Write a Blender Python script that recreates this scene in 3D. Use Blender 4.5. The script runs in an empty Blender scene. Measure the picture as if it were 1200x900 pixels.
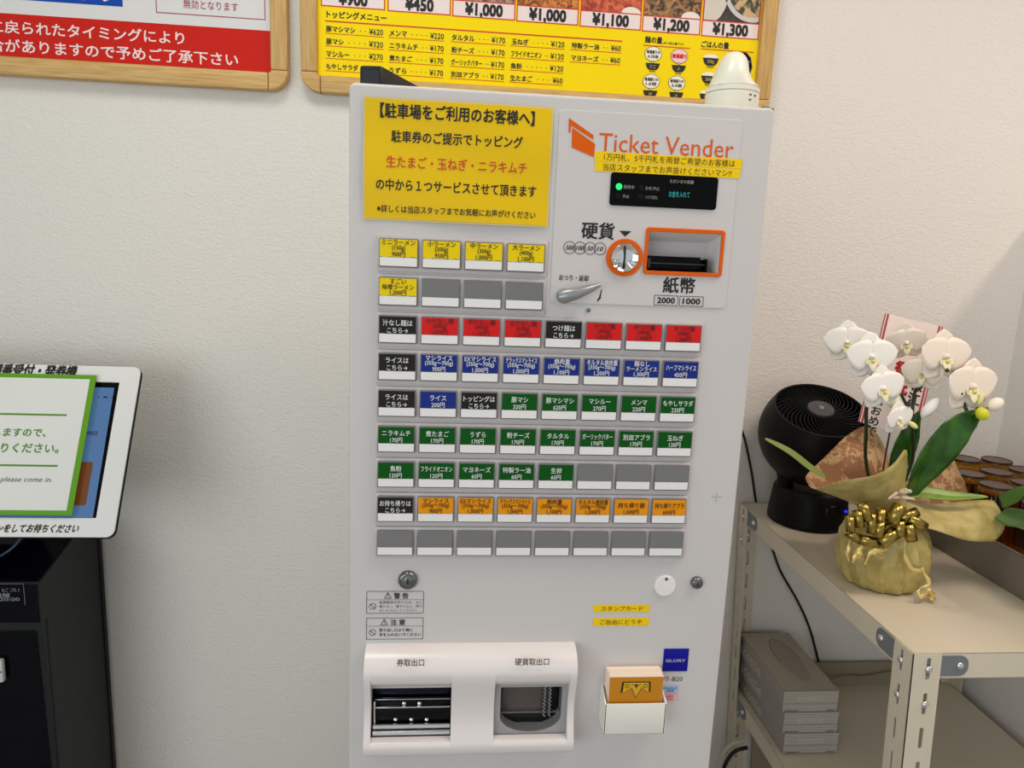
import bpy, bmesh, math, random
from mathutils import Vector, Matrix
random.seed(7)
SC = bpy.context.scene
COL = SC.collection
PI = math.pi

# ------------------------------------------------------------------ camera, world, lights, exposure
CAM = Vector((0.075, -0.842, 1.45)); FPX = 858.58
_yaw, _pitch, _roll = -0.0941201, -0.1817539, 0.0414276
cy, sy, cp, sp = math.cos(_yaw), math.sin(_yaw), math.cos(_pitch), math.sin(_pitch)
FW = Vector((-sy*cp, cy*cp, sp)); _r = Vector((cy, sy, 0)); _u = _r.cross(FW)
RT = math.cos(_roll)*_r + math.sin(_roll)*_u; UP = -math.sin(_roll)*_r + math.cos(_roll)*_u
cd = bpy.data.cameras.new('camera'); cam = bpy.data.objects.new('camera', cd); COL.objects.link(cam)
cd.sensor_width = 36; cd.lens = FPX*36/1200; cd.clip_start = 0.02
m = Matrix.Identity(4)
for i in range(3):
    m[i][0] = RT[i]; m[i][1] = UP[i]; m[i][2] = -FW[i]; m[i][3] = CAM[i]
cam.matrix_world = m
SC.camera = cam
vs = SC.view_settings
vs.view_transform = 'Standard'; vs.look = 'None'; vs.gamma = 1.0; vs.use_curve_mapping = False
vs.exposure = 0.0
W = bpy.data.worlds.new('world'); SC.world = W; W.use_nodes = True
W.node_tree.nodes['Background'].inputs[0].default_value = (0.93, 0.98, 1.0, 1)
W.node_tree.nodes['Background'].inputs[1].default_value = 0.62
def area(name, loc, target, size, power, color, size_y=None):
    l = bpy.data.lights.new(name, 'AREA'); l.energy = power; l.color = color; l.size = size
    if size_y: l.shape = 'RECTANGLE'; l.size_y = size_y
    o = bpy.data.objects.new(name, l); COL.objects.link(o); o.location = loc
    o.rotation_euler = (Vector(target)-Vector(loc)).to_track_quat('-Z', 'Y').to_euler()
    return o
area('ceiling_lamp_front', (0.95, -0.45, 2.56), (0.95, -0.45, 0), 0.5, 11, (1.0, 0.82, 0.70), 0.5)
area('ceiling_lamp_right', (2.06, -0.2, 2.56), (2.06, -0.2, 0), 0.2, 13, (1.0, 0.80, 0.68), 0.2)
area('ceiling_lamp_left', (-0.22, -0.15, 2.56), (-0.22, -0.15, 0), 0.5, 7.0, (0.96, 1.0, 0.90), 0.5)
area('window_daylight', (-1.75, -2.6, 1.35), (0.6, 0.1, 0.9), 2.2, 26, (0.93, 1.0, 1.0), 1.6)

# ------------------------------------------------------------------ helpers
def ray(u, v): return FW + RT*((u-600)/FPX) - UP*((v-450)/FPX)
def P(u, v, y):                                   # point of the place at depth y seen at (u, v) of the 1200x900 photograph
    d = ray(u, v); return CAM + d*((y-CAM.y)/d.y)
def PX(u, v, x): d = ray(u, v); return CAM + d*((x-CAM.x)/d.x)
def PP(u, v, o, n):
    d = ray(u, v); n = Vector(n); return CAM + d*((Vector(o)-CAM).dot(n)/d.dot(n))
def lin(c): return tuple(((x/255)/12.92 if x/255 <= 0.04045 else ((x/255+0.055)/1.055)**2.4) for x in c)
MATS = {}
def mat(name, rgb, rough=0.5, metal=0.0, srgb=True, coat=0.0, trans=0.0, ior=1.45, emit=None, es=1.0, spec=None, alpha=None):
    if name in MATS: return MATS[name]
    M = bpy.data.materials.new(name); M.use_nodes = True; b = M.node_tree.nodes['Principled BSDF']
    c = lin(rgb) if srgb else rgb
    b.inputs['Base Color'].default_value = (*c, 1); b.inputs['Roughness'].default_value = rough
    b.inputs['Metallic'].default_value = metal; b.inputs['Coat Weight'].default_value = coat
    b.inputs['Transmission Weight'].default_value = trans; b.inputs['IOR'].default_value = ior
    b.inputs['Coat Roughness'].default_value = 0.05
    if spec is not None: b.inputs['Specular IOR Level'].default_value = spec
    if emit: b.inputs['Emission Color'].default_value = (*lin(emit), 1); b.inputs['Emission Strength'].default_value = es
    MATS[name] = M; return M
def nodes(M): t = M.node_tree; return t, t.nodes, t.links, t.nodes['Principled BSDF']
def add_noise_color(M, c1, c2, scale, detail=4, distortion=0.0, stretch=(1,1,1), lo=0.35, hi=0.65):
    t, n, l, b = nodes(M)
    tc = n.new('ShaderNodeTexCoord'); mp = n.new('ShaderNodeMapping'); mp.inputs['Scale'].default_value = stretch
    no = n.new('ShaderNodeTexNoise'); no.inputs['Scale'].default_value = scale; no.inputs['Detail'].default_value = detail
    no.inputs['Distortion'].default_value = distortion
    r = n.new('ShaderNodeValToRGB'); r.color_ramp.elements[0].position = lo; r.color_ramp.elements[1].position = hi
    r.color_ramp.elements[0].color = (*lin(c1), 1); r.color_ramp.elements[1].color = (*lin(c2), 1)
    l.new(tc.outputs['Object'], mp.inputs['Vector']); l.new(mp.outputs['Vector'], no.inputs['Vector'])
    l.new(no.outputs['Fac'], r.inputs['Fac']); l.new(r.outputs['Color'], b.inputs['Base Color'])
    return M, r
def add_bump(M, scale, strength, dist=0.001, detail=3, distortion=0.0, stretch=(1,1,1)):
    t, n, l, b = nodes(M)
    tc = n.new('ShaderNodeTexCoord'); mp = n.new('ShaderNodeMapping'); mp.inputs['Scale'].default_value = stretch
    no = n.new('ShaderNodeTexNoise'); no.inputs['Scale'].default_value = scale; no.inputs['Detail'].default_value = detail
    no.inputs['Distortion'].default_value = distortion
    bp = n.new('ShaderNodeBump'); bp.inputs['Strength'].default_value = strength; bp.inputs['Distance'].default_value = dist
    l.new(tc.outputs['Object'], mp.inputs['Vector']); l.new(mp.outputs['Vector'], no.inputs['Vector'])
    l.new(no.outputs['Fac'], bp.inputs['Height']); l.new(bp.outputs['Normal'], b.inputs['Normal'])
    return M

class G:                                          # collects geometry, links it as one mesh object
    def __init__(s): s.v = []; s.f = []; s.m = []; s.sm = []
    def add(s, verts, faces, mi=0, smooth=False):
        k = len(s.v); s.v += [Vector(p) for p in verts]
        for f in faces: s.f.append([i+k for i in f]); s.m.append(mi); s.sm.append(smooth)
        return s
    def box(s, a, b, mi=0, bev=0.0):
        a = Vector(a); b = Vector(b)
        bm = bmesh.new(); bmesh.ops.create_cube(bm, size=1)
        for v in bm.verts: v.co = Vector((a[i]+(v.co[i]+0.5)*(b[i]-a[i]) for i in range(3)))
        if bev: bmesh.ops.bevel(bm, geom=list(bm.edges), offset=bev, segments=2, profile=0.5, affect='EDGES')
        bm.normal_update(); bm.verts.index_update()
        s.add([v.co.copy() for v in bm.verts], [[v.index for v in f.verts] for f in bm.faces], mi, bev > 0); bm.free(); return s
    def quad(s, a, b, c, d, mi=0): return s.add([a, b, c, d], [(0, 1, 2, 3)], mi)
    def rectxz(s, x0, x1, z0, z1, y, mi=0): return s.add([(x0,y,z0),(x1,y,z0),(x1,y,z1),(x0,y,z1)], [(0,1,2,3)], mi)
    def prism(s, poly, axis, a, b, mi=0, smooth=False):  # poly in the two other axes, extruded a..b along axis
        n = len(poly)
        def mk(p, t):
            q = [0,0,0]; o = [i for i in range(3) if i != axis]; q[o[0]] = p[0]; q[o[1]] = p[1]; q[axis] = t; return q
        vv = [mk(p, a) for p in poly] + [mk(p, b) for p in poly]
        s.add(vv, [(i, (i+1) % n, n+(i+1) % n, n+i) for i in range(n)], mi, smooth)
        s.add(vv, [list(range(n))[::-1], [n+i for i in range(n)]], mi); return s
    def tube(s, pts, r, n=10, mi=0, caps=True):
        pts = [Vector(p) for p in pts]; N = len(pts); rr = r if isinstance(r, (list, tuple)) else [r]*N
        vv = []; prev = None
        for i, p in enumerate(pts):
            t = (pts[min(i+1, N-1)]-pts[max(i-1, 0)]).normalized()
            if prev is None:
                a = t.orthogonal().normalized()
            else:
                a = (prev - t*prev.dot(t)); a = a.normalized() if a.length > 1e-9 else t.orthogonal().normalized()
            prev = a; b = t.cross(a)
            for k in range(n): an = 2*PI*k/n; vv.append(p + (a*math.cos(an)+b*math.sin(an))*rr[i])
        ff = [(i*n+k, i*n+(k+1) % n, (i+1)*n+(k+1) % n, (i+1)*n+k) for i in range(N-1) for k in range(n)]
        s.add(vv, ff, mi, True)
        if caps: s.add(vv, [list(range(n))[::-1], [(N-1)*n+k for k in range(n)]], mi)
        return s
    def lathe(s, prof, n=32, M=None, mi=0, mod=None, close=False):   # prof: (r, z) pairs about +Z, M: matrix
        vv = []
        for j, (r, z) in enumerate(prof):
            for k in range(n):
                a = 2*PI*k/n; q = r*(mod(a, j/(len(prof)-1)) if mod else 1)
                vv.append(Vector((q*math.cos(a), q*math.sin(a), z)))
        if M is not None: vv = [M @ p for p in vv]
        ff = [(j*n+k, j*n+(k+1) % n, (j+1)*n+(k+1) % n, (j+1)*n+k) for j in range(len(prof)-1) for k in range(n)]
        s.add(vv, ff, mi, True)
        if close: s.add(vv, [list(range(n))[::-1], [(len(prof)-1)*n+k for k in range(n)]], mi)
        return s
    def disc(s, c, r, y, mi=0, n=24, rz=None): 
        rz = rz or r
        return s.add([(c[0]+r*math.cos(2*PI*k/n), y, c[1]+rz*math.sin(2*PI*k/n)) for k in range(n)], [list(range(n))], mi)
    def ring(s, c, r0, r1, y, mi=0, n=32, ez=1.0):
        vv = [(c[0]+r*math.cos(2*PI*k/n), y, c[1]+ez*r*math.sin(2*PI*k/n)) for r in (r0, r1) for k in range(n)]
        return s.add(vv, [(k, (k+1) % n, n+(k+1) % n, n+k) for k in range(n)], mi)
    def frame(s, x0, x1, z0, z1, w, y, mi=0):
        for a in ((x0,x1,z0,z0+w),(x0,x1,z1-w,z1),(x0,x0+w,z0+w,z1-w),(x1-w,x1,z0+w,z1-w)): s.rectxz(*a, y, mi)
        return s
    def poly(s, pts, y, mi=0): return s.add([(p[0], y, p[1]) for p in pts], [list(range(len(pts)))], mi)
    def grid(s, rows, mi=0, wrap=False):
        n = len(rows[0]); vv = [p for r in rows for p in r]
        ff = [(j*n+k, j*n+(k+1) % n, (j+1)*n+(k+1) % n, (j+1)*n+k) for j in range(len(rows)-1) for k in range(n if wrap else n-1)]
        return s.add(vv, ff, mi, True)
    def plate(s, loops, y0, y1, mi=0, bev=0.0, tf=None):  # x/z outline loops (first outer, others holes), thickness y0..y1 (y0 front)
        v, f = fill2d(loops, abs(y1-y0), bev)
        s.add([(tf(p) if tf else (p[0], (y0+y1)/2 - p[2], p[1])) for p in v], f, mi); return s
    def xf(s, M): s.v = [M @ p for p in s.v]; return s
    def build(s, name, mats, parent=None, sharp=35):
        me = bpy.data.meshes.new(name)
        o0 = ORG.get(parent.name, Vector()) if parent else Vector()
        me.from_pydata([p-o0 for p in s.v], [], s.f)
        mats = mats if isinstance(mats, (list, tuple)) else [mats]
        for q in mats: me.materials.append(q)
        me.polygons.foreach_set('material_index', s.m); me.polygons.foreach_set('use_smooth', s.sm)
        me.update()
        if any(s.sm): me.set_sharp_from_angle(angle=math.radians(sharp))
        o = bpy.data.objects.new(name, me); COL.objects.link(o)
        if parent: o.parent = parent; ORG[o.name] = o0
        return o
ORG = {}
def fill2d(loops, t, bev=0.0):
    c = bpy.data.curves.new('outline', 'CURVE'); c.dimensions = '2D'; c.fill_mode = 'BOTH'; c.extrude = max(t/2-bev, 0.00001)
    if bev: c.bevel_depth = bev; c.bevel_resolution = 2; c.offset = -bev
    for L in loops:
        sp_ = c.splines.new('POLY'); sp_.points.add(len(L)-1)
        for i, p in enumerate(L): sp_.points[i].co = (p[0], p[1], 0, 1)
        sp_.use_cyclic_u = True
    o = bpy.data.objects.new('outline', c); COL.objects.link(o)
    me = bpy.data.meshes.new_from_object(o.evaluated_get(bpy.context.evaluated_depsgraph_get()))
    v = [p.co.copy() for p in me.vertices]; f = [list(p.vertices) for p in me.polygons]
    bpy.data.objects.remove(o); bpy.data.curves.remove(c); bpy.data.meshes.remove(me)
    return v, f
def rrect(x0, x1, z0, z1, r, n=6, only=None):
    out = []
    for i, (cx, cz, a0) in enumerate(((x1-r,z1-r,0),(x0+r,z1-r,90),(x0+r,z0+r,180),(x1-r,z0+r,270))):
        if only is not None and i not in only: out.append(((x1,z1),(x0,z1),(x0,z0),(x1,z0))[i]); continue
        for k in range(n+1):
            a = math.radians(a0+90*k/n); out.append((cx+r*math.cos(a), cz+r*math.sin(a)))
    return out
def circle(cx, cz, r, n=32, a0=0): return [(cx+r*math.cos(2*PI*k/n+a0), cz+r*math.sin(2*PI*k/n+a0)) for k in range(n)]
def root(name, loc, label, cat, group=None, rz=0):
    o = bpy.data.objects.new(name, None); COL.objects.link(o); o.location = loc; o.empty_display_size = 0.05
    o['label'] = label; o['category'] = cat
    if group: o['group'] = group
    ORG[o.name] = Vector(loc); o.rotation_euler = (0, 0, rz); return o
def tag(o, label, cat, group=None):
    o['label'] = label; o['category'] = cat
    if group: o['group'] = group
    return o
def struct(o): o['kind'] = 'structure'; return o
def rebase(o, loc):                               # put a one-mesh thing's origin at its own base
    loc = Vector(loc); o.data.transform(Matrix.Translation(-loc)); o.location = loc; return o

# text: outlines of Blender's own font turned into mesh
_tc = bpy.data.curves.new('type', 'FONT'); _to = bpy.data.objects.new('type', _tc); COL.objects.link(_to); TXT = {}
def glyphs(body, bold=0.0, shear=0.0):
    k = (body, shear)
    if k not in TXT:
        _tc.body = body; _tc.shear = shear; _tc.resolution_u = 2; _tc.size = 1
        bpy.context.view_layer.update()
        me = bpy.data.meshes.new_from_object(_to.evaluated_get(bpy.context.evaluated_depsgraph_get()))
        v = [(p.co.x, p.co.y) for p in me.vertices]; f = [list(p.vertices) for p in me.polygons]
        bpy.data.meshes.remove(me); TXT[k] = (v, f)
    return TXT[k]
def text(g, body, x0, x1, z0, z1, y, mi=0, bold=0.012, tf=None, shear=0.0):   # fitted into the box x0..x1, z0..z1
    v, f = glyphs(body, bold, shear)
    if not v: return
    ax = min(p[0] for p in v); bx = max(p[0] for p in v); az = min(p[1] for p in v); bz = max(p[1] for p in v)
    sx = (x1-x0)/max(bx-ax, 1e-6); sz = (z1-z0)/max(bz-az, 1e-6)
    w = max(bold, 0)*1.3
    for k, (dx, dz) in enumerate(((-w, -w), (w, w), (-w, w), (w, -w)) if w > 0.006 else ((0, 0),)):   # strokes thickened by repeating the outline
        q = [(x0+(p[0]-ax+dx)*sx, z0+(p[1]-az+dz)*sz) for p in v]
        g.add([(Vector(tf(a, b))+Vector((0, -0.00004*k, 0)) if tf else (a, y-0.00004*k, b)) for a, b in q], f, mi)
def tpx(g, body, u0, u1, vc, h, y, mi=0, bold=0.012, shear=0.0):  # box given by its left/right/centre-height in the photo, on the plane at depth y
    a = P(u0, vc, y); b = P(u1, vc, y); s = (CAM-P((u0+u1)/2, vc, y)).length/FPX*1.0
    z = P((u0+u1)/2, vc, y).z; text(g, body, a.x, b.x, z-h*s/2, z+h*s/2, y, mi, bold, None, shear)
def tcen(g, body, xc, zc, h, y, mi=0, bold=0.012, wmax=None, cond=0.92):
    v, f = glyphs(body, bold)
    ax = min(p[0] for p in v); bx = max(p[0] for p in v); az = min(p[1] for p in v); bz = max(p[1] for p in v)
    w = (bx-ax)*h/0.85*cond
    if wmax and w > wmax: w = wmax
    hh = (bz-az)*h/0.85
    text(g, body, xc-w/2, xc+w/2, zc-hh/2, zc+hh/2, y, mi, bold)

# ------------------------------------------------------------------ materials
wallm = add_bump(mat('embossed_wallpaper', (230, 226, 221), 0.7), 190, 0.6, 0.003, 2, 0.5, (0.8, 1, 1.25))
mach = mat('machine_paint', (206, 202, 202), 0.38, coat=0.1)
machl = mat('machine_plate', (208, 203, 203), 0.3, coat=0.2)
white_pl = mat('white_plastic', (232, 226, 226), 0.35, coat=0.15)
trayw = mat('outlet_plastic', (226, 219, 219), 0.3, coat=0.2)
ink = mat('black_ink', (30, 27, 27), 0.6)
blackg = mat('black_gloss', (6, 6, 7), 0.12, spec=0.12)
blackm = mat('black_matte', (12, 12, 13), 0.45, spec=0.25)
chrome = mat('chrome', (222, 222, 224), 0.12, 1.0)
steel = mat('brushed_steel', (150, 150, 152), 0.3, 1.0)
orange = mat('orange_print', (220, 94, 10), 0.5, spec=0.2)
yellow = mat('yellow_tape', (246, 206, 12), 0.55, spec=0.2)
wood = add_noise_color(mat('beech_wood', (205, 165, 100), 0.45), (188, 146, 84), (218, 180, 116), 14, 6, 0.4, (1.2, 14, 22), 0.3, 0.7)[0]
woodv = add_noise_color(mat('beech_wood_upright', (205, 165, 100), 0.45), (188, 146, 84), (218, 180, 116), 14, 6, 0.4, (22, 14, 1.2), 0.3, 0.7)[0]
rackm = mat('ivory_steel', (212, 203, 184), 0.38, coat=0.1)

# ------------------------------------------------------------------ the setting
WY = 0.75
def shell(name, a, b, m_): return struct(G().box(a, b).build(name, m_))
shell('wall_back', (-3, WY, 0), (4, WY+0.1, 2.6), wallm)
shell('floor', (-3, -2.8, -0.1), (4, WY+0.1, 0), add_noise_color(mat('floor_tile', (176, 172, 166), 0.4), (168, 164, 158), (186, 181, 174), 6)[0])
shell('ceiling', (-3, -2.8, 2.6), (4, WY+0.1, 2.7), mat('ceiling_board', (225, 225, 222), 0.8))
shell('wall_left', (-3.1, -2.8, 0), (-3, WY+0.1, 2.6), wallm)
shell('wall_right', (4, -2.8, 0), (4.1, WY+0.1, 2.6), wallm)
shell('wall_partition', (1.40, -1.0, 0), (1.48, WY, 1.575), wallm)
shell('baseboard_back', (-3, WY-0.008, 0), (1.40, WY, 0.06), mat('baseboard', (120, 110, 100), 0.5))

# ------------------------------------------------------------------ ticket vending machine
vm = root('ticket_vending_machine', (0.203, 0.2, 0), 'large white ticket vending machine with rows of coloured buttons standing against the wall', 'vending machine')
MX0, MX1, MZ1 = -0.034, 0.4408, 1.619
g = G(); g.box((MX0+0.004, 0.032, 0.03), (MX1-0.004, 0.42, MZ1-0.006), 0, 0.006)
for x in (MX0+0.05, MX1-0.05):
    for y in (0.08, 0.36): g.lathe([(0.0, 0), (0.022, 0), (0.022, 0.01), (0.012, 0.012), (0.012, 0.03)], 16, Matrix.Translation((x, y, 0)))
g.build('cabinet', mach, vm)
BZ = (0.3040, 0.3908, 1.4318, 1.4770)            # note slot opening
TO = (-0.0035, 0.0915, 0.852, 0.9265); CO = (0.1465, 0.2345, 0.851, 0.9255)   # outlet openings (x0 x1 z0 z1) at the outlet face
HT = (TO[0]-0.001, TO[1]+0.002, 0.828, 0.912); HC = (CO[0]-0.001, CO[1]+0.004, 0.828, 0.912)
g = G(); g.plate([rrect(MX0, MX1, 0.06, MZ1, 0.007), rrect(*BZ, 0.002, 3), rrect(*HT, 0.002, 3), rrect(*HC, 0.002, 3)], 0, 0.03, 0, 0.0035)
door = g.build('door', mach, vm)
g = G()
for dx, dz in ((0,0),(-1,0),(1,0),(0,1),(0,-1),(-2,0),(2,0),(0,2),(0,-2)):
    g.disc((0.4147+dx*0.0026, 1.1583+dz*0.0026), 0.0006, -0.0003, 0, 10)
g.build('speaker_holes', ink, vm)
# payment plate, printing
g = G(); g.plate([rrect(0.1945, 0.4035, 1.3915, 1.6035, 0.006), rrect(BZ[0]-0.001, BZ[1]+0.001, BZ[2]-0.001, BZ[3]+0.001, 0.002, 3)], -0.0012, 0, 0, 0.0005)
plate_ = g.build('payment_panel', machl, vm)
YP = -0.0016
g = G()
text(g, 'Ticket Vender', 0.2405, 0.3955, 1.5615, 1.5812, YP, 0, 0.004)
g.poly([(0.2052, 1.5950), (0.2335, 1.5785), (0.2340, 1.5735), (0.2083, 1.5870), (0.2075, 1.5790), (0.2055, 1.5800)], YP)
g.poly([(0.2092, 1.5850), (0.2362, 1.5692), (0.2355, 1.5548), (0.2100, 1.5640)], YP)
g.ring((0.2777, 1.4457), 0.0160, 0.0212, -0.0045, 0, 40); g.lathe([(0.0212, 0), (0.0212, 0.0033)], 40, Matrix.Translation((0.2777, -0.0012, 1.4457)) @ Matrix.Rotation(PI/2, 4, 'X'))
g.build('orange_printing', orange, vm)
g = G(); g.plate([rrect(0.3008, 0.3942, 1.4277, 1.4812, 0.004), rrect(0.3045, 0.3903, 1.4323, 1.4765, 0.002, 3)], -0.0035, -0.0012, 0, 0.0006)
bz = g.build('note_slot_bezel', orange, vm)
g = G()
text(g, '硬貨', 0.2267, 0.2640, 1.4655, 1.4838, YP, 0, 0.013)
g.poly([(0.2700, 1.4758), (0.2842, 1.4758), (0.2771, 1.4695)], YP)
for i, (x, t) in enumerate(((0.2137, '500'), (0.2256, '100'), (0.2374, '50'), (0.2489, '10'))):
    g.ring((x, 1.4545), 0.00645, 0.00715, YP - i*0.00005); text(g, t, x-(0.0045 if len(t) == 3 else 0.0034), x+(0.0045 if len(t) == 3 else 0.0034), 1.4520, 1.4570, YP-0.0003, 0, 0.01, None, 0.25)
text(g, 'おつり・返却', 0.2035, 0.2375, 1.4172, 1.4238, YP, 0, 0.012)
text(g, '紙幣', 0.3262, 0.3640, 1.4075, 1.4256, YP, 0, 0.013)
for x, t in ((0.3165, '2000'), (0.3470, '1000')):
    g.frame(x, x+0.0288, 1.3925, 1.4045, 0.0007, YP); text(g, t, x+0.004, x+0.0248, 1.3952, 1.4018, YP, 0, 0.02)
g.poly([(0.2533, 1.4085), (0.2543, 1.4085), (0.2530, 1.3990), (0.2546, 1.3995), (0.2490, 1.3935), (0.2497, 1.3975), (0.2510, 1.3985)], YP)
text(g, 'VT-B20', 0.364, 0.3925, 0.9078, 0.9140, -0.0004, 0, 0.004)
g.build('panel_printing', ink, vm)
# coin slot
g = G()
MT = Matrix.Translation((0.2777, -0.0012, 1.4457)) @ Matrix.Rotation(PI/2, 4, 'X')
g.lathe([(0.0163, 0.0), (0.0165, 0.004), (0.0155, 0.0052), (0.0132, 0.0035), (0.008, 0.0008), (0.0045, 0.0018), (0, 0.0020)], 40, MT)
cs = g.build('coin_slot', chrome, vm, 60)
G().box((0.2769, -0.0060, 1.4345), (0.2785, -0.0020, 1.4570), 0, 0.0003).build('slit', ink, cs)
g = G()
for k in range(6):
    a = math.radians(205+k*26); c, s_ = math.cos(a), math.sin(a)
    g.tube([(0.2777+0.007*c, -0.0030, 1.4457+0.007*s_), (0.2777+0.0145*c, -0.0055, 1.4457+0.0145*s_)], 0.0009, 6)
g.build('guide_ribs', chrome, cs)
# return lever
pts = [P(657, 348, -0.012), P(664, 346.5, -0.015), P(676, 344, -0.016), P(690, 339, -0.014), P(703, 334, -0.010)]
g = G(); g.lathe([(0, 0.0), (0.0085, 0.0), (0.0088, 0.009), (0.007, 0.0135), (0.003, 0.0155), (0, 0.016)], 28, Matrix.Translation(P(660, 346.5, -0.001)) @ Matrix.Rotation(PI/2, 4, 'X'))
g.tube(pts, [0.0072, 0.0080, 0.0068, 0.0050, 0.0022], 14)
g.build('return_lever', mat('lever_grey', (146, 148, 152), 0.3, 0.35, coat=0.3), vm, 70)
g = G(); g.lathe([(0, 0), (0.0026, 0), (0.0026, 0.002), (0.0015, 0.0022), (0.0012, 0.001)], 16, Matrix.Translation((0.2395, -0.0002, 1.384)) @ Matrix.Rotation(PI/2, 4, 'X'))
g.build('pinhole', steel, vm)
# note slot recess and shutter
x0, x1, z0, z1 = BZ
g = G(); d = 0.034; bx1 = x1-0.003; bz1 = z1-0.011
g.add([(x0,0,z0),(x1,0,z0),(x1,0,z1),(x0,0,z1),(x0,d,z0),(bx1,d,z0),(bx1,d,bz1),(x0,d,bz1)], [(0,4,5,1),(1,5,6,2),(2,6,7,3),(3,7,4,0),(4,7,6,5)])
g.build('note_recess', white_pl, vm)
g = G(); g.box((x0, 0.010, z0+0.0008), (x1-0.0125, 0.032, z0+0.0175), 0, 0.0012); g.box((x0+0.006, 0.006, z0+0.0085), (x1-0.0125, 0.012, z0+0.0098), 1, 0.0003)
g.box((x0+0.004, 0.006, z0+0.003), (x0+0.007, 0.012, z0+0.015), 1, 0.0005); g.box((x1-0.0195, 0.008, z0+0.015), (x1-0.0135, 0.016, z0+0.0172), 2, 0.0004); g.box((x1-0.014, 0.004, z0+0.001), (x1-0.0122, 0.012, z0+0.016), 0, 0.0004)
g.build('note_shutter', [blackg, mat('dark_grey_plastic', (52, 54, 58), 0.3), steel], vm)
# display
g = G(); g.plate([rrect(0.2562, 0.3806, 1.5035, 1.5398, 0.0035)], -0.0030, -0.0012, 0, 0.0006); disp = g.build('status_display', blackg, vm)
YD = -0.0033
g = G(); g.disc((0.2659, 1.5243), 0.0036, YD); g.build('green_lamp', mat('green_led', (20, 220, 90), 0.4, emit=(20, 255, 110), es=1.1), disp)
g = G()
for x, z in ((0.2653, 1.5142), (0.2918, 1.5241), (0.2915, 1.5142)): g.disc((x, z), 0.0032, YD)
g.build('unlit_lamps', mat('unlit_led', (20, 20, 21), 0.4, spec=0.15), disp)
g = G()
text(g, '発売中', 0.2710, 0.2835, 1.5222, 1.5264, YD, 0, 0.004); text(g, '休止', 0.2708, 0.2785, 1.5121, 1.5162, YD, 0, 0.004)
text(g, 'お札中止', 0.2965, 0.3128, 1.5220, 1.5262, YD, 0, 0.004); text(g, 'つり切れ', 0.2965, 0.3112, 1.5121, 1.5160, YD, 0, 0.004)
text(g, 'ただいまの金額', 0.3240, 0.3516, 1.5311, 1.5352, YD, 0, 0.006)
g.build('display_lettering', mat('grey_print', (150, 150, 152), 0.6), disp)
g = G(); text(g, 'お金を入れて', 0.3240, 0.3482, 1.5157, 1.5225, YD, 0, -0.004); g.build('lit_message', mat('cyan_vfd', (30, 120, 125), 0.5, emit=(50, 180, 190), es=0.5), disp)
# tape labels on the door
def strip(x0, x1, z0, z1, y, body, tx0, tx1, th, zoff=0):
    o = G().box((x0, y-0.0003, z0), (x1, y, z1)).build('tape_label', yellow, vm)
    g = G(); zc = (z0+z1)/2+zoff; text(g, body, tx0, tx1, zc-th/2, zc+th/2, y-0.0006, 0, 0.004); g.build('lettering', ink, o)
strip(0.2368, 0.4068, 1.5507, 1.5612, -0.0014, '1万円札、5千円札を両替ご希望のお客様は', 0.2470, 0.3985, 0.0078)
strip(0.2372, 0.4058, 1.5400, 1.5502, -0.0014, '当店スタッフまでお声掛けくださいマシ!!', 0.2465, 0.3955, 0.0078)
strip(0.2693, 0.3412, 1.0050, 1.0150, -0.0001, 'スタンプカード', 0.2790, 0.3325, 0.0060)
strip(0.2697, 0.3417, 0.9862, 0.9970, -0.0001, 'ご自由にどうぞ', 0.2785, 0.3325, 0.0066)
# locks, cover disc
def lock(x, z, r, name):
    Mx = Matrix.Translation((x, 0, z)) @ Matrix.Rotation(PI/2, 4, 'X')
    o = G().lathe([(r, 0), (r, 0.003), (r*0.86, 0.0058), (r*0.74, 0.0062), (r*0.70, 0.005), (r*0.55, 0.0048), (r*0.3, 0.006), (0, 0.0062)], 32, Mx).build(name, mat('lock_steel', (128, 128, 130), 0.22, 1.0), vm, 50)
    G().box((x-r*0.10, -0.0068, z-r*0.28), (x+r*0.10, -0.006, z+r*0.28), 0, 0.0002).build('keyhole', ink, o)
lock(0.037, 1.0492, 0.0118, 'door_lock'); lock(0.3990, 1.0455, 0.0078, 'cabinet_lock')
o = G().lathe([(0.0139, 0), (0.0139, 0.0016), (0.0130, 0.0026), (0, 0.0028)], 40, Matrix.Translation((0.3585, 0, 1.0412)) @ Matrix.Rotation(PI/2, 4, 'X')).build('cover_disc', mat('disc_white', (236, 232, 232), 0.4), vm)
G().disc((0.3591, 1.0508), 0.0021, -0.0031).build('rivet', mat('dot_grey', (92, 90, 92), 0.5), o)
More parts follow.
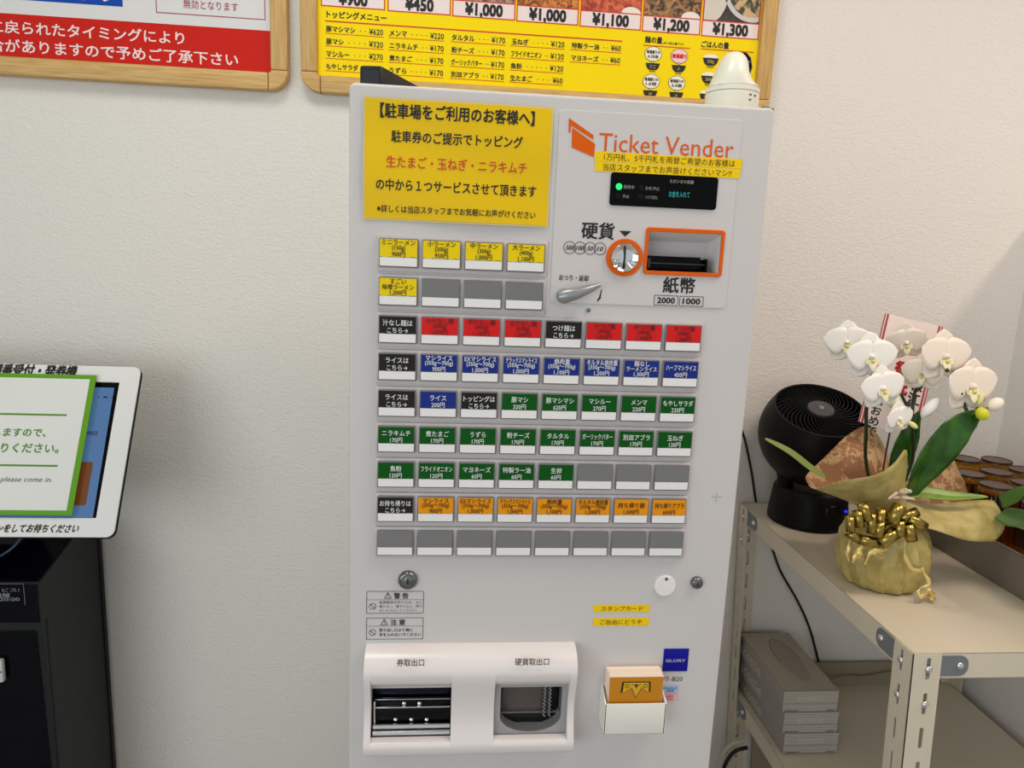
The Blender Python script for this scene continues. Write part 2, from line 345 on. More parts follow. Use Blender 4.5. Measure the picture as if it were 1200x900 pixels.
# warning labels
g = G(); YW = -0.0004
def warn(zt, zb, xt, head, hx, lines, tri):
    g.plate([rrect(-0.0127, 0.0568, zb, zt, 0.002 if lines > 2 else 0.0005, 3), rrect(-0.0121, 0.0562, zb+0.0006, zt-0.0006, 0.0016 if lines > 2 else 0.0003, 3)], YW-0.0001, YW)
    hz = zt-0.0112
    g.rectxz(-0.012, 0.056, hz-0.0003, hz+0.0001, YW)
    tx, tz = tri; 
    for (a, b) in (((tx-0.0042, tz), (tx, tz+0.0078)), ((tx, tz+0.0078), (tx+0.0042, tz)), ((tx-0.0042, tz), (tx+0.0042, tz))):
        dx, dz = b[0]-a[0], b[1]-a[1]; L = math.hypot(dx, dz); nx, nz = -dz/L*0.0004, dx/L*0.0004
        g.poly([(a[0]-nx, a[1]-nz), (b[0]-nx, b[1]-nz), (b[0]+nx, b[1]+nz), (a[0]+nx, a[1]+nz)], YW)
    g.rectxz(tx-0.0004, tx+0.0004, tz+0.0024, tz+0.0056, YW); g.rectxz(tx-0.0004, tx+0.0004, tz+0.001, tz+0.0017, YW)
    text(g, head[0], hx, hx+0.0072, zt-0.0098, zt-0.0024, YW, 0, 0.02); text(g, head[1], hx+0.0102, hx+0.0174, zt-0.0098, zt-0.0024, YW, 0, 0.02)
    cz = (hz+zb)/2+0.0004; g.ring((-0.0052, cz), 0.0036, 0.0043, YW, 0, 24)
    g.poly([(-0.0083, cz+0.0024), (-0.0077, cz+0.0030), (-0.0021, cz-0.0024), (-0.0027, cz-0.0030)], YW)
warn(1.0340, 1.0045, 0, '警告', 0.0205, 3, (0.0130, 1.0246))
for i, (s_, x1_) in enumerate((('転倒事故を防ぐため、上に', 0.0545), ('乗らない、揺すらない、押さ', 0.0545), ('ないようにしてください。', 0.0490))):
    text(g, s_, 0.0030, x1_, 1.0174-i*0.0053, 1.0211-i*0.0053, YW, 0, 0.004)
warn(0.9990, 0.9700, 0, '注意', 0.0170, 2, (0.0090, 0.9894))
for i, (s_, x1_) in enumerate((('取り出し口より奥に', 0.0440), ('手を入れないでください', 0.0540))):
    text(g, s_, 0.0030, x1_, 0.9805-i*0.0063, 0.9848-i*0.0063, YW, 0, 0.012)
g.build('warning_labels', mat('grey_ink', (72, 70, 72), 0.6), vm)
# maker's badge and small seals
b_ = G().box((0.3645, -0.0012, 0.9222), (0.3975, 0, 0.9540), 0, 0.0004).build('maker_badge', mat('badge_blue', (14, 16, 146), 0.3, spec=0.25), vm)
g = G(); text(g, 'GLORY', 0.3675, 0.3935, 0.9358, 0.9398, -0.0015, 0, 0.014); g.build('lettering', mat('silver_print', (190, 196, 214), 0.35, 0.4), b_)
for z, nm, c1, c2, tx in ((0.8965, 'blue_seal', (70, 120, 190), (176, 205, 232), ('電気用品安全', '新紙幣')), (0.8850, 'pink_seal', (214, 90, 110), (236, 186, 194), ('非課税', '対応'))):
    o = G().plate([rrect(0.362, 0.3875, z-0.0046, z+0.0046, 0.0018, 4)], -0.0003, 0).build(nm, mat(nm+'_edge', c1, 0.5), vm)
    G().plate([rrect(0.3625, 0.3870, z-0.0041, z+0.0041, 0.0014, 4)], -0.0006, -0.0003).build('seal_face', mat(nm+'_face', c2, 0.5), o)
    g = G(); text(g, tx[0], 0.3665 if len(tx[0]) > 3 else 0.3705, 0.3860 if len(tx[0]) > 3 else 0.3825, z+0.0003, z+0.0032, -0.0009, 0, 0.01); text(g, tx[1], 0.3725, 0.3825, z-0.0033, z-0.0005, -0.0009, 0, 0.01); g.build('lettering', mat(nm+'_edge', c1), o)

# selection buttons
PXC, PZR, Z0 = 0.0475, 0.04279, 1.4567
g = G()
for r in range(9):
    nx = 4 if r < 2 else 8; zt = Z0-r*PZR+0.0035
    g.box((-0.0026, -0.0030, zt-0.0402), (nx*PXC-0.0012, 0, zt), 0, 0.0010)
g.build('button_rows', mat('row_plastic', (198, 191, 192), 0.35), vm)
btn_me = None
rim_m = mat('button_rim', (112, 108, 110), 0.3, coat=0.3); strip_m = mat('button_window', (236, 234, 234), 0.35, coat=0.2)
CARD = {'y': ('card_yellow', (238, 208, 10)), 'k': ('card_black', (36, 34, 33)), 'r': ('card_red', (216, 32, 34)), 'b': ('card_blue', (28, 48, 132)),
        'g': ('card_green', (4, 82, 18)), 'o': ('card_orange', (234, 150, 10)), '-': ('card_blank', (122, 123, 124))}
CM = {k: mat(n, c, 0.35, spec=0.18) for k, (n, c) in CARD.items()}
wink = mat('white_ink', (224, 226, 226), 0.5); redink = mat('dark_red_ink', (92, 10, 10), 0.5); brink = mat('brown_ink', (74, 28, 8), 0.5)
TI = {'y': ink, 'k': wink, 'r': redink, 'b': wink, 'g': wink, 'o': brink}
R7 = '(350g～700g)'
ROWS = [
 [('y','ミニラーメン','(150g)','900円'),('y','小ラーメン','(200g)','950円'),('y','中ラーメン','(300g)','1,000円'),('y','大ラーメン','(400g)','1,100円')],
 [('y','すごい','味噌ラーメン','1,200円'),('-',),('-',),('-',)],
 [('k','汁なし麺は','こちら→'),('r','小汁なし麺','(300g)','1,050円'),('r','中汁なし麺','(450g)','1,100円'),('r','大汁なし麺','(600g)','1,200円'),('k','つけ麺は','こちら→'),('r','小つけ麺','(300g)','1,050円'),('r','中つけ麺','(400g)','1,100円'),('r','大つけ麺','(600g)','1,200円')],
 [('k','ライスは','こちら→'),('b','マシライス',R7,'900円'),('b','EXマシライス',R7,'1,000円'),('b','デラックスマシライス',R7,'1,000円'),('b','焼肉重',R7,'1,100円'),('b','タルタル焼肉重',R7,'1,200円'),('b','麺なし','ラーメンライス','1,300円'),('b','ハーフマシライス','450円')],
 [('k','ライスは','こちら→'),('b','ライス','200円'),('k','トッピングは','こちら→'),('g','豚マシ','320円'),('g','豚マシマシ','620円'),('g','マシルー','270円'),('g','メンマ','220円'),('g','もやしサラダ','220円')],
 [('g','ニラキムチ','170円'),('g','煮たまご','170円'),('g','うずら','170円'),('g','粉チーズ','170円'),('g','タルタル','170円'),('g','ガーリックバター','170円'),('g','別皿アブラ','170円'),('g','玉ねぎ','120円')],
 [('g','魚粉','120円'),('g','フライドオニオン','120円'),('g','マヨネーズ','60円'),('g','特製ラー油','60円'),('g','生卵','60円'),('-',),('-',),('-',)],
 [('k','お持ち帰りは','こちら→'),('o','マシライス',R7,'900円'),('o','EXマシライス',R7,'1,000円'),('o','デラックスマシライス',R7,'1,000円'),('o','焼肉重',R7,'1,100円'),('o','タルタル焼肉重',R7,'1,200円'),('o','持ち帰り豚','1,500円'),('o','持ち帰りアブラ','650円')],
 [('-',)]*8]
BW, BH = 0.0434, 0.0320
sub_card = {}; body_me = strip_me = None
for r, row in enumerate(ROWS):
    for c, it in enumerate(row):
        loc = Vector((c*PXC-0.0005, 0, Z0-r*PZR))          # top left corner of the button
        if body_me is None:
            g = G(); g.box((0, -0.0066, -BH), (BW, -0.0028, 0), 0, 0.0009)
            o = g.build('selection_button', rim_m); body_me = o.data
        else:
            o = bpy.data.objects.new('selection_button', body_me); COL.objects.link(o)
        o.parent = vm; o.location = loc-ORG[vm.name]; ORG[o.name] = Vector()
        k = it[0]
        if k not in sub_card:
            n = 14; rr = random.Random(ord(k)); top = [(0.0012, -0.0012), (BW-0.0012, -0.0012)]
            low = [(BW-0.0012-(BW-0.0024)*i/n, -0.0205+(0.0006 if i % 4 in (1, 2) and rr.random() < 0.6 else 0)) for i in range(n+1)]
            sub_card[k] = G().plate([top+low], -0.0072, -0.0066).build('menu_card', CM[k]).data; bpy.data.objects.remove(bpy.data.objects[-1] if False else [q for q in bpy.data.objects if q.data == sub_card[k]][0])
        q = bpy.data.objects.new('menu_card', sub_card[k]); COL.objects.link(q); q.parent = o
        if strip_me is None:
            s_ = G().box((0.0012, -0.0071, -BH+0.0016), (BW-0.0012, -0.0066, -0.0209)).build('light_strip', strip_m); strip_me = s_.data
        else:
            s_ = bpy.data.objects.new('light_strip', strip_me); COL.objects.link(s_)
        s_.parent = o
        if k != '-':
            g = G(); L = it[1:]; y = -0.0076
            if len(L) == 3:
                zs = (-0.0044, -0.0108, -0.0172); hs = (0.0060, 0.0056, 0.0058)
            else: zs = (-0.0082, -0.0166); hs = (0.0064, 0.0060)
            for t, z, h in zip(L, zs, hs): tcen(g, t, BW/2, z, h, y, 0, 0.007 if k in 'kbgyo' else 0.005, BW-0.007, 0.90)
            g.build('lettering', TI[k], o)

# outlet unit
XL, XR = -0.0125, 0.2475
topc = [(0.0, 0.9645), (-0.010, 0.9632), (-0.020, 0.9590), (-0.0275, 0.9520), (-0.0315, 0.9430), (-0.0320, 0.9350)]
lipc = [(-0.0325, 0.8480), (-0.0337, 0.8430), (-0.0325, 0.8355), (-0.028, 0.8290), (-0.018, 0.826), (0.0, 0.826)]
rib = topc + [(-0.0300, 0.9250), (-0.0258, 0.9130), (-0.0228, 0.9010), (-0.0222, 0.8890), (-0.0240, 0.8730), (-0.0285, 0.8580)] + lipc
hood = topc + [(-0.0275, 0.9265), (-0.0190, 0.9185), (-0.0130, 0.9140), (-0.0110, 0.9105), (0.0, 0.9105)]
lip = [(-0.0180, 0.826), (-0.0200, 0.8498), (-0.0300, 0.8496)] + lipc[:5]
g = G()
ix = (TO[0]-0.001, TO[1]+0.002, CO[0], CO[1]+0.0045)
for a, b in ((XL, ix[0]), (ix[1], ix[2]), (ix[3], XR)): g.prism(rib, 0, a, b, 0, True)
for a, b in ((ix[0], ix[1]), (ix[2], ix[3])): g.prism(hood, 0, a, b, 0, True); g.prism(lip, 0, a, b, 0, True)
out_ = g.build('outlet_unit', trayw, vm, 50)
bv = out_.modifiers.new('round', 'BEVEL'); bv.width = 0.0015; bv.segments = 2; bv.limit_method = 'ANGLE'; bv.angle_limit = math.radians(60)
g = G()
tpx(g, '券取出口', 465, 497, 776.5, 8.5, -0.0328, 0, 0.012); tpx(g, '硬貨取出口', 603.5, 643.5, 775.5, 8.5, -0.0328, 0, 0.012)
g.build('outlet_lettering', mat('grey_ink', (72, 70, 72), 0.6), out_)
# ticket outlet inside
x0, x1 = TO[0]-0.001, TO[1]+0.002
def zat(v, y): return P(480, v, y).z
g = G(); yb = 0.055; zl = 0.840; zh = 0.911
g.add([(x0,-0.019,zl),(x1,-0.019,zl),(x1,0,zh),(x0,0,zh),(x0,yb,zl),(x1,yb,zl),(x1,yb,zh),(x0,yb,zh)], [(0,4,5,1),(1,5,6,2),(2,6,7,3),(3,7,4,0),(4,7,6,5)])
tb = g.build('ticket_chute', blackm, vm)
z1_, z2_, z3_, z4_ = zat(805, -0.002)+0.004, zat(819.5, -0.006), zat(828, -0.008), zat(848, -0.010)
g = G(); g.box((x0+0.001, 0.000, z2_-0.002), (x1-0.001, 0.003, z1_), 0, 0.0006); g.build('upper_flap', mat('dark_mirror', (42, 44, 58), 0.16, 1.0), tb)
g = G(); g.box((x0+0.004, -0.009, z3_-0.0014), (x1-0.001, -0.003, z3_+0.0002), 0, 0.0004); g.box((x0+0.002, -0.010, z4_-0.012), (x0+0.0045, -0.004, z2_), 0, 0.0006); g.box((x0+0.004, -0.006, z2_-0.0006), (x1-0.001, -0.002, z2_+0.0004), 0, 0.0002); g.build('chrome_ledge', chrome, tb)
g = G(); g.box((x0+0.0045, -0.008, z4_-0.004), (x1-0.001, -0.004, z3_-0.0014), 0, 0.0005); g.box((x0+0.0045, -0.005, z3_), (x1-0.001, -0.002, z2_-0.001), 0, 0.0004); g.build('lower_flap', mat('black_mirror', (10, 10, 12), 0.18, 0.3, spec=0.3), tb)
for u_, v_, yy in ((473.5, 824, -0.005), (491.5, 824, -0.005), (463.5, 843, -0.008), (482, 843, -0.008), (500, 843, -0.008)):
    q = P(u_, v_, yy); G().lathe([(0.0027, 0), (0.0025, 0.0012), (0.0012, 0.0022), (0, 0.0024)], 14, Matrix.Translation(q) @ Matrix.Rotation(PI/2, 4, 'X')).build('screw', chrome, tb)
for v_, yy in ((852.5, -0.012), (860.5, -0.016)):
    G().tube([(x0+0.002, yy, zat(v_, yy-0.003)), (x1-0.001, yy, zat(v_, yy-0.003))], 0.0034, 16).build('roller', chrome, tb)
# coin outlet inside
x0, x1 = CO[0]-0.001, CO[1]+0.0045
yc = -0.017; q = P(621.5, 838, yc); xc, zc_ = q.x, q.z; rc = 0.0385; rz_ = 0.0225
g = G(); hole = [(xc+rc*math.cos(a), zc_+rz_*math.sin(a)) for a in [PI+PI*k/24 for k in range(25)]] + [(xc+rc, 0.914), (xc-rc, 0.914)]
g.plate([[(x0, 0.8475), (x1, 0.8475), (x1, 0.918), (x0, 0.918)], hole], yc-0.0015, yc+0.0015, 0, 0.0005)
cb = g.build('coin_cup_surround', mat('cup_grey', (158, 157, 159), 0.3, coat=0.2), vm)
rows = []
for j in range(9):
    t = j/8; rr = math.sqrt(max(0.02, 1-t**2)) if j else 1
    rows.append([Vector((xc+rc*(0.35+0.65*rr)*math.cos(PI+PI*k/24), yc+0.034*t, zc_+rz_*rr*math.sin(PI+PI*k/24))) for k in range(25)])
g = G(); g.grid(rows); zt_c = 0.914
for sx in (-1, 1): g.add([(xc+sx*rc, yc, zc_), (xc+sx*rc, yc, zt_c), (xc+sx*rc, 0.05, zt_c), (xc+sx*rc, 0.05, zc_)], [(0, 1, 2, 3)])
g.add([(xc-rc, 0.05, zc_-0.02), (xc+rc, 0.05, zc_-0.02), (xc+rc, 0.05, zt_c), (xc-rc, 0.05, zt_c)], [(0, 1, 2, 3)])
g.build('coin_cup', mat('cup_dark', (140, 138, 138), 0.3, 0.2), cb)
zf0, zf1, zf2 = P(619, 846, -0.004).z, P(619, 834, -0.004).z, 0.913
g = G(); g.box((xc-rc+0.003, -0.004, zf0), (xc+rc-0.001, -0.001, zf1), 0, 0.0006); g.build('dark_flap', mat('flap_dark', (26, 24, 24), 0.2, spec=0.3), cb)
g = G(); g.box((xc-rc+0.003, -0.003, zf1+0.001), (xc+rc-0.012, -0.001, zf2), 0, 0.0006); g.box((xc+rc-0.012, -0.002, zf1+0.001), (xc+rc-0.001, 0.0, zf2), 1, 0.0004); g.build('smoked_window', [mat('smoked', (84, 77, 74), 0.2), blackm], cb)
g = G(); g.box((xc-rc+0.002, -0.006, zf1), (xc+rc-0.001, -0.002, zf1+0.0011)); g.box((xc-rc+0.003, -0.006, zf0-0.0009), (xc+rc-0.001, -0.002, zf0+0.0003)); g.build('flap_edges', mat('edge_grey', (150, 148, 148), 0.3, 0.5), cb)
for dx in (P(638.3, 820, -0.009).x-xc, P(644.5, 820, -0.009).x-xc):
    g = G()
    for k in range(18):
        g.lathe([(0, -0.0016), (0.0011, -0.0011), (0.0016, 0), (0.0011, 0.0011), (0, 0.0016)], 8, Matrix.Translation((xc+dx+(0.0007 if k % 2 else -0.0007), -0.009, 0.9110-k*0.00255)))
    g.build('bead_chain', mat('chain_steel', (120, 120, 120), 0.35, 0.9), cb)

# ------------------------------------------------------------------ laminated notice
nt = root('laminated_notice', (0.085, -0.001, 1.475), 'yellow laminated paper notice with black and red lines taped to the machine', 'notice')
film = mat('laminate', (222, 200, 130), 0.2)
paper_y = mat('notice_yellow', (232, 192, 4), 0.35, spec=0.3)
def bend(g, y0):
    for p in g.v:
        p.y += 0.0009*math.sin((p.x+0.02)*34)+0.0008*math.sin(p.z*61+p.x*20) - 0.0018
    return g
def sheet(x0, x1, z0, z1, y, nx=24, nz=16):
    return [[Vector((x0+(x1-x0)*i/nx, y, z0+(z1-z0)*j/nz)) for i in range(nx+1)] for j in range(nz+1)]
bend(G().grid(sheet(-0.0186, 0.1878, 1.4757, 1.6052, -0.0006)), 0).build('clear_film', film, nt)
bend(G().grid(sheet(-0.0165, 0.1858, 1.4778, 1.6032, -0.0010)), 0).build('printed_sheet', paper_y, nt)
g = G(); gr = G()
def nline(G_, s_, u0, u1, v0, v1, h, bold=0.016):
    a = P(u0, v0, 0); b = P(u1, v1, 0); z = (a.z+b.z)/2; text(G_, s_, a.x, b.x, z-h/2, z+h/2, -0.0014, 0, bold)
nline(g, '【駐車場をご利用のお客様へ】', 446, 626, 130, 139, 0.0150, 0.016)
nline(g, '駐車券のご提示でトッピング', 459, 612, 159.5, 168, 0.0122, 0.012)
nline(gr, '生たまご・玉ねぎ・ニラキムチ', 453, 617, 189, 197.5, 0.0122, 0.006)
nline(g, 'の中から１つサービスさせて頂きます', 441, 628, 216, 224.5, 0.0122, 0.012)
nline(g, '※詳しくは当店スタッフまでお気軽にお声がけください', 442, 627, 244, 252.5, 0.0080, 0.008)
bend(g, 0).build('black_lettering', ink, nt); bend(gr, 0).build('red_lettering', mat('red_print', (206, 58, 30), 0.5), nt)

# ------------------------------------------------------------------ stamp card holder and cards
hd = root('card_holder', (0.325, -0.014, 0.853), 'small white open plastic box stuck on the machine, holding stamp cards', 'card holder')
HX0, HX1, HZ0, HZ1, HD = 0.2850, 0.3640, 0.8535, 0.8965, 0.030
wt = 0.0018; hm = mat('holder_white', (232, 230, 222), 0.4)
g = G(); g.box((HX0, -HD, HZ0), (HX1, 0, HZ0+wt), 0, 0.0006); g.box((HX0, -wt-0.0002, HZ0), (HX1, -0.0002, HZ1+0.010), 0, 0.0006)
g.box((HX0, -HD, HZ0), (HX1, -HD+wt, HZ1), 0, 0.0008)
for a in (HX0, HX1-wt): g.prism([(-HD, HZ0), (0, HZ0), (0, HZ1+0.010), (-0.004, HZ1+0.010), (-HD, HZ1)], 0, a, a+wt)
g.build('box', hm, hd)
cw = 0.0685; cx = 0.3245
cream = mat('card_stock', (244, 226, 208), 0.6); ochre = mat('card_face', (196, 128, 8), 0.5)
NC = 20
for k in range(NC):
    y = -0.0262+k*0.00118; lean = 0.0035
    off = (0.0008*math.sin(k*1.7))
    zt = 0.9295+0.003*math.sin(PI*k/NC)
    a, b = cx-cw/2+off, cx+cw/2+off
    o = G().add([(a, y-0.0010, HZ0+0.002), (b, y-0.0010, HZ0+0.002), (b, y-0.0010+lean, zt), (a, y-0.0010+lean, zt), (a, y, HZ0+0.002), (b, y, HZ0+0.002), (b, y+lean, zt), (a, y+lean, zt)],
        [(0, 1, 2, 3), (5, 4, 7, 6), (1, 5, 6, 2), (4, 0, 3, 7), (3, 2, 6, 7), (4, 5, 1, 0)]).build('stamp_card', [ochre, cream] if k == 0 else cream)
    if k == 0:
        o.data.polygons.foreach_set('material_index', [0]+[1]*5)
        tag(o, 'ochre stamp card with a small crown emblem, at the front of the white holder', 'card')
        fx = lambda p: (p[0], y-0.0014+lean*(p[1]-HZ0)/(zt-HZ0), p[1])
        emb = [(-0.017, 0.0080), (0.017, 0.0080), (0.0175, -0.0055), (0.0075, 0.0010), (0.0, -0.0125), (-0.006, 0.0010), (-0.0185, -0.0062)]
        ez = 0.9148
        def em(pts, mi, dy, s=1.0):
            g.add([(cx+px*s, fx((0, ez+pz*s))[1]-dy, ez+pz*s) for px, pz in pts], [list(range(len(pts)))], mi)
        g = G(); em(emb, 0, 0.0001, 1.06); em(emb, 1, 0.0003, 0.93)
        for sx in (-1, 1): em([(sx*0.0085, 0.0035), (sx*0.0105, 0.0058), (sx*0.0145, 0.0046), (sx*0.0135, 0.0008), (sx*0.010, 0.0005)], 0, 0.0005); em([(sx*0.0092, 0.0034), (sx*0.0108, 0.0050), (sx*0.0137, 0.0041), (sx*0.0128, 0.0016), (sx*0.0104, 0.0014)], 1, 0.0007)
        em([(-0.006, 0.0052), (0.006, 0.0052), (0.006, 0.0046), (-0.006, 0.0046)], 0, 0.0005)
        em([(-0.003, 0.0030), (-0.001, 0.0045), (0.001, 0.0045), (0.003, 0.0030), (0.0012, 0.0028), (0.0, -0.0010), (-0.0012, 0.0028)], 0, 0.0005)
        e_ = g.build('emblem', [ink, mat('emblem_yellow', (214, 168, 20), 0.5)]); e_.parent = o
    else:
        tag(o, 'pale stamp card standing in the stack behind the front card in the holder', 'card', 'stamp cards in the holder')

# ------------------------------------------------------------------ things on top of the machine
def yawbox(cx, cy, w, d, h, z, ang, m_, name, bev=0.006):
    g = G(); g.box((-w/2, -d/2, 0), (w/2, d/2, h), 0, bev); g.xf(Matrix.Translation((cx, cy, z)) @ Matrix.Rotation(ang, 4, 'Z')); return g
bb = root('black_box', (0.0, 0.12, 1.615), 'black plastic box with a sloping side lying on top of the machine', 'box')
g = G()
A = [P(421, 80, 0.055), P(447.5, 76.5, 0.055)]
z_b = 1.6137; z_t = A[1].z
xa, xb = A[0].x, A[1].x
top = [(xa, 0.055), (xb, 0.055), (xb+0.085, 0.24), (xa+0.05, 0.27)]
bm = bmesh.new(); zt_ = [z_t-0.001, z_t, z_t-0.006, z_t-0.006]
vb = [bm.verts.new((p[0], p[1], z_b)) for p in top]; vt = [bm.verts.new((p[0], p[1], z)) for p, z in zip(top, zt_)]
bm.faces.new(vb[::-1]); bm.faces.new(vt)
for i in range(4): bm.faces.new((vb[i], vb[(i+1) % 4], vt[(i+1) % 4], vt[i]))
bmesh.ops.bevel(bm, geom=list(bm.edges), offset=0.003, segments=2, affect='EDGES', profile=0.5); bm.verts.index_update()
g.add([v.co.copy() for v in bm.verts], [[v.index for v in f.verts] for f in bm.faces], 0, True); bm.free()
g.build('housing', mat('box_black', (20, 20, 22), 0.4), bb)
g = G(); g.add([(xa+0.004, 0.0545, z_b+0.006), (xb-0.003, 0.0545, z_b+0.006), (xb-0.003, 0.0545, z_t-0.006), (xa+0.004, 0.0545, z_t-0.006)], [(0, 1, 2, 3)]); g.build('front_panel', mat('box_front', (30, 34, 42), 0.2, coat=0.4), bb)
# white camera dome
cx_, cy_ = P(859, 100, 0.12).x, 0.12; zb_ = 1.6135
dm = root('security_camera', (cx_, cy_, zb_), 'small rounded white camera with a dark face, sitting on top of the machine', 'camera')
prof = [(0.0, 0), (0.030, 0), (0.0325, 0.004), (0.0335, 0.018), (0.0334, 0.0415), (0.0322, 0.0425)]
G().lathe(prof, 40, Matrix.Translation((cx_, cy_, zb_))).build('base', mat('camera_white', (228, 226, 212), 0.35, coat=0.2), dm)
g = G(); zb2 = zb_+0.0425
g.lathe([(0.0310, 0), (0.0332, 0.0008), (0.0332, 0.0058), (0.0312, 0.0066), (0.0312, 0.0085)], 40, Matrix.Translation((cx_, cy_, zb2)))
g.build('collar', mat('camera_white', (0, 0, 0)), dm)
# head: a dome whose right side sweeps in to a hollow
SIL = [(0.0, -.49, .495), (.03, -.48, .485), (.07, -.465, .44), (.13, -.445, .385), (.20, -.425, .335), (.29, -.40, .295), (.42, -.37, .256), (.55, -.335, .243), (.66, -.305, .233), (.76, -.275, .210), (.85, -.24, .178), (.92, -.195, .135), (.97, -.13, .085), (.993, -.07, .04), (1.0, -.02, .01)]
rows = []
for t, xl, xr in SIL:
    c0 = (xl+xr)/2*0.065; rx = (xr-xl)/2*0.065; ry = 0.0318*math.sqrt(max(0.0006, 1-t**2.2))
    rows.append([Vector((cx_+c0+rx*math.cos(2*PI*k/36), cy_+ry*math.sin(2*PI*k/36), zb2+0.0072+0.0440*t)) for k in range(36)])
g = G(); g.grid(rows, 0, True); g.build('head', mat('camera_white', (0, 0, 0)), dm, 70)
g = G(); g.lathe([(0, -0.0185), (0.007, -0.017), (0.0120, -0.011), (0.0145, 0), (0.0120, 0.011), (0.007, 0.017), (0, 0.0185)], 28, Matrix.Translation((cx_+0.0130, cy_+0.013, zb2+0.0360)))
g.build('lens_face', blackg, dm)
g = G()
for dx, z in ((0.0115, 0.0365), (0.0185, 0.0362), (0.0115, 0.0305)):
    y_ = cy_-math.sqrt(0.0336**2-dx*dx); g.box((cx_+dx-0.0016, y_-0.0004, zb_+z), (cx_+dx+0.0016, y_+0.002, zb_+z+0.0014))
g.build('port_slots', ink, dm)
g = G(); g.box((0.4285, 0.008, 1.6175), (0.4425, 0.028, 1.6205), 0, 0.0005); g.box((0.431, 0.012, 1.6205), (0.439, 0.024, 1.623), 0, 0.0005)
tag(rebase(g.build('metal_clip', steel), (0.4355, 0.018, 1.6175)), 'small bright metal clip on the top right corner of the machine', 'clip')

# ------------------------------------------------------------------ posters
def wood_frame(rt, x0, x1, z0, z1, w, y0, y1, r):
    e = 0.0004
    for nm, a, b, m_ in (('frame_rail', (x0+r, z0), (x1-r, z0+w), wood), ('frame_rail', (x0+r, z1-w), (x1-r, z1), wood), ('frame_rail', (x0, z0+r), (x0+w, z1-r), woodv), ('frame_rail', (x1-w, z0+r), (x1, z1-r), woodv)):
        G().box((a[0]+e if b[0]-a[0] > w else a[0], y0, a[1] if b[0]-a[0] > w else a[1]+e), (b[0]-e if b[0]-a[0] > w else b[0], y1, b[1] if b[0]-a[0] > w else b[1]-e), 0, 0.004).build(nm, m_, rt)
    for cx, cz, sx, sz in ((x0, z0, 1, 1), (x1, z0, -1, 1), (x0, z1, 1, -1), (x1, z1, -1, -1)):
        pts = [(cx+sx*r*(1-math.cos(a)), cz+sz*r*(1-math.sin(a))) for a in [PI/2*k/8 for k in range(9)]] + [(cx+sx*r, cz+sz*w), (cx+sx*(w), cz+sz*w), (cx+sx*w, cz+sz*r)]
        if sx*sz < 0: pts = pts[::-1]
        G().plate([pts], y0, y1, 0, 0.003).build('frame_corner', wood, rt)
YF = 0.722; YS = 0.735                              # frame face and sheet face
PR = root('menu_price_poster', (0.26, WY, 1.740), 'large yellow menu price poster in a pale wooden frame above the machine', 'poster')
wood_frame(PR, -0.2222, 0.7410, 1.741, 2.46, 0.0325, YF, WY, 0.038)
G().box((-0.197, YS, 1.764), (0.716, WY-0.002, 2.43)).build('yellow_sheet', mat('poster_yellow', (252, 222, 0), 0.5, spec=0.2), PR)
YT = YS-0.0005
redp = mat('poster_red', (206, 52, 24), 0.5); pinkw = mat('price_white', (240, 222, 222), 0.5)
xs = [(-0.1835, -0.0590), (-0.0540, 0.0705), (0.0735, 0.1995), (0.2020, 0.3280), (0.3310, 0.4575), (0.4600, 0.5820), (0.5845, 0.7070)]
pr_txt = ['¥900', '¥450', '¥1,000', '¥1,000', '¥1,100', '¥1,200', '¥1,300']
PZ0, PZ1 = 1.9000, 1.9315
g = G(); gw = G(); gt = G()
for (a, b), t in zip(xs, pr_txt):
    z0 = PZ0+0.004-(a+0.18)*0.0085
    g.frame(a, b, z0, 2.09, 0.0022, YT); g.rectxz(a+0.002, b-0.002, z0+0.0295, z0+0.0317, YT)
    gw.rectxz(a+0.002, b-0.002, z0+0.002, z0+0.030, YT+0.0002)
    wd = 0.0155*len(t)*0.88-0.008*('," '.count(',') if ',' in t else 0); c = (a+b)/2
    text(gt, t, c-wd/2, c+wd/2, z0+0.0050 - (0.003 if ',' in t else 0), z0+0.0272, YT-0.0004, 0, 0.03)
for x0, x1, z in ((-0.1755, 0.4210, 1.8772),): g.rectxz(x0, x1, z-0.0012, z+0.0012, YT)
MENU = [(0, 0, '豚マシマシ', '¥620'), (0, 1, '豚マシ', '¥320'), (0, 2, 'マシルー', '¥270'), (0, 3, 'もやしサラダ', '¥220'),
        (1, 0, 'メンマ', '¥220'), (1, 1, 'ニラキムチ', '¥170'), (1, 2, '煮たまご', '¥170'), (1, 3, 'うずら', '¥170'),
        (2, 0, 'タルタル', '¥170'), (2, 1, '粉チーズ', '¥170'), (2, 2, 'ガーリックバター', '¥170'), (2, 3, '別皿アブラ', '¥170'),
        (3, 0, '玉ねぎ', '¥120'), (3, 1, 'フライドオニオン', '¥120'), (3, 2, '魚粉', '¥120'), (3, 3, '生たまご', '¥60'),
        (4, 0, '特製ラー油', '¥60'), (4, 1, 'マヨネーズ', '¥60')]
cx0 = [-0.1755, -0.0515, 0.0720, 0.1925, 0.3155]; cx1 = [-0.0615, 0.0590, 0.1820, 0.3030, 0.4200]
text(gt, 'トッピングメニュー', -0.1725, -0.0560, 1.8835, 1.8965, YT, 0, 0.02)
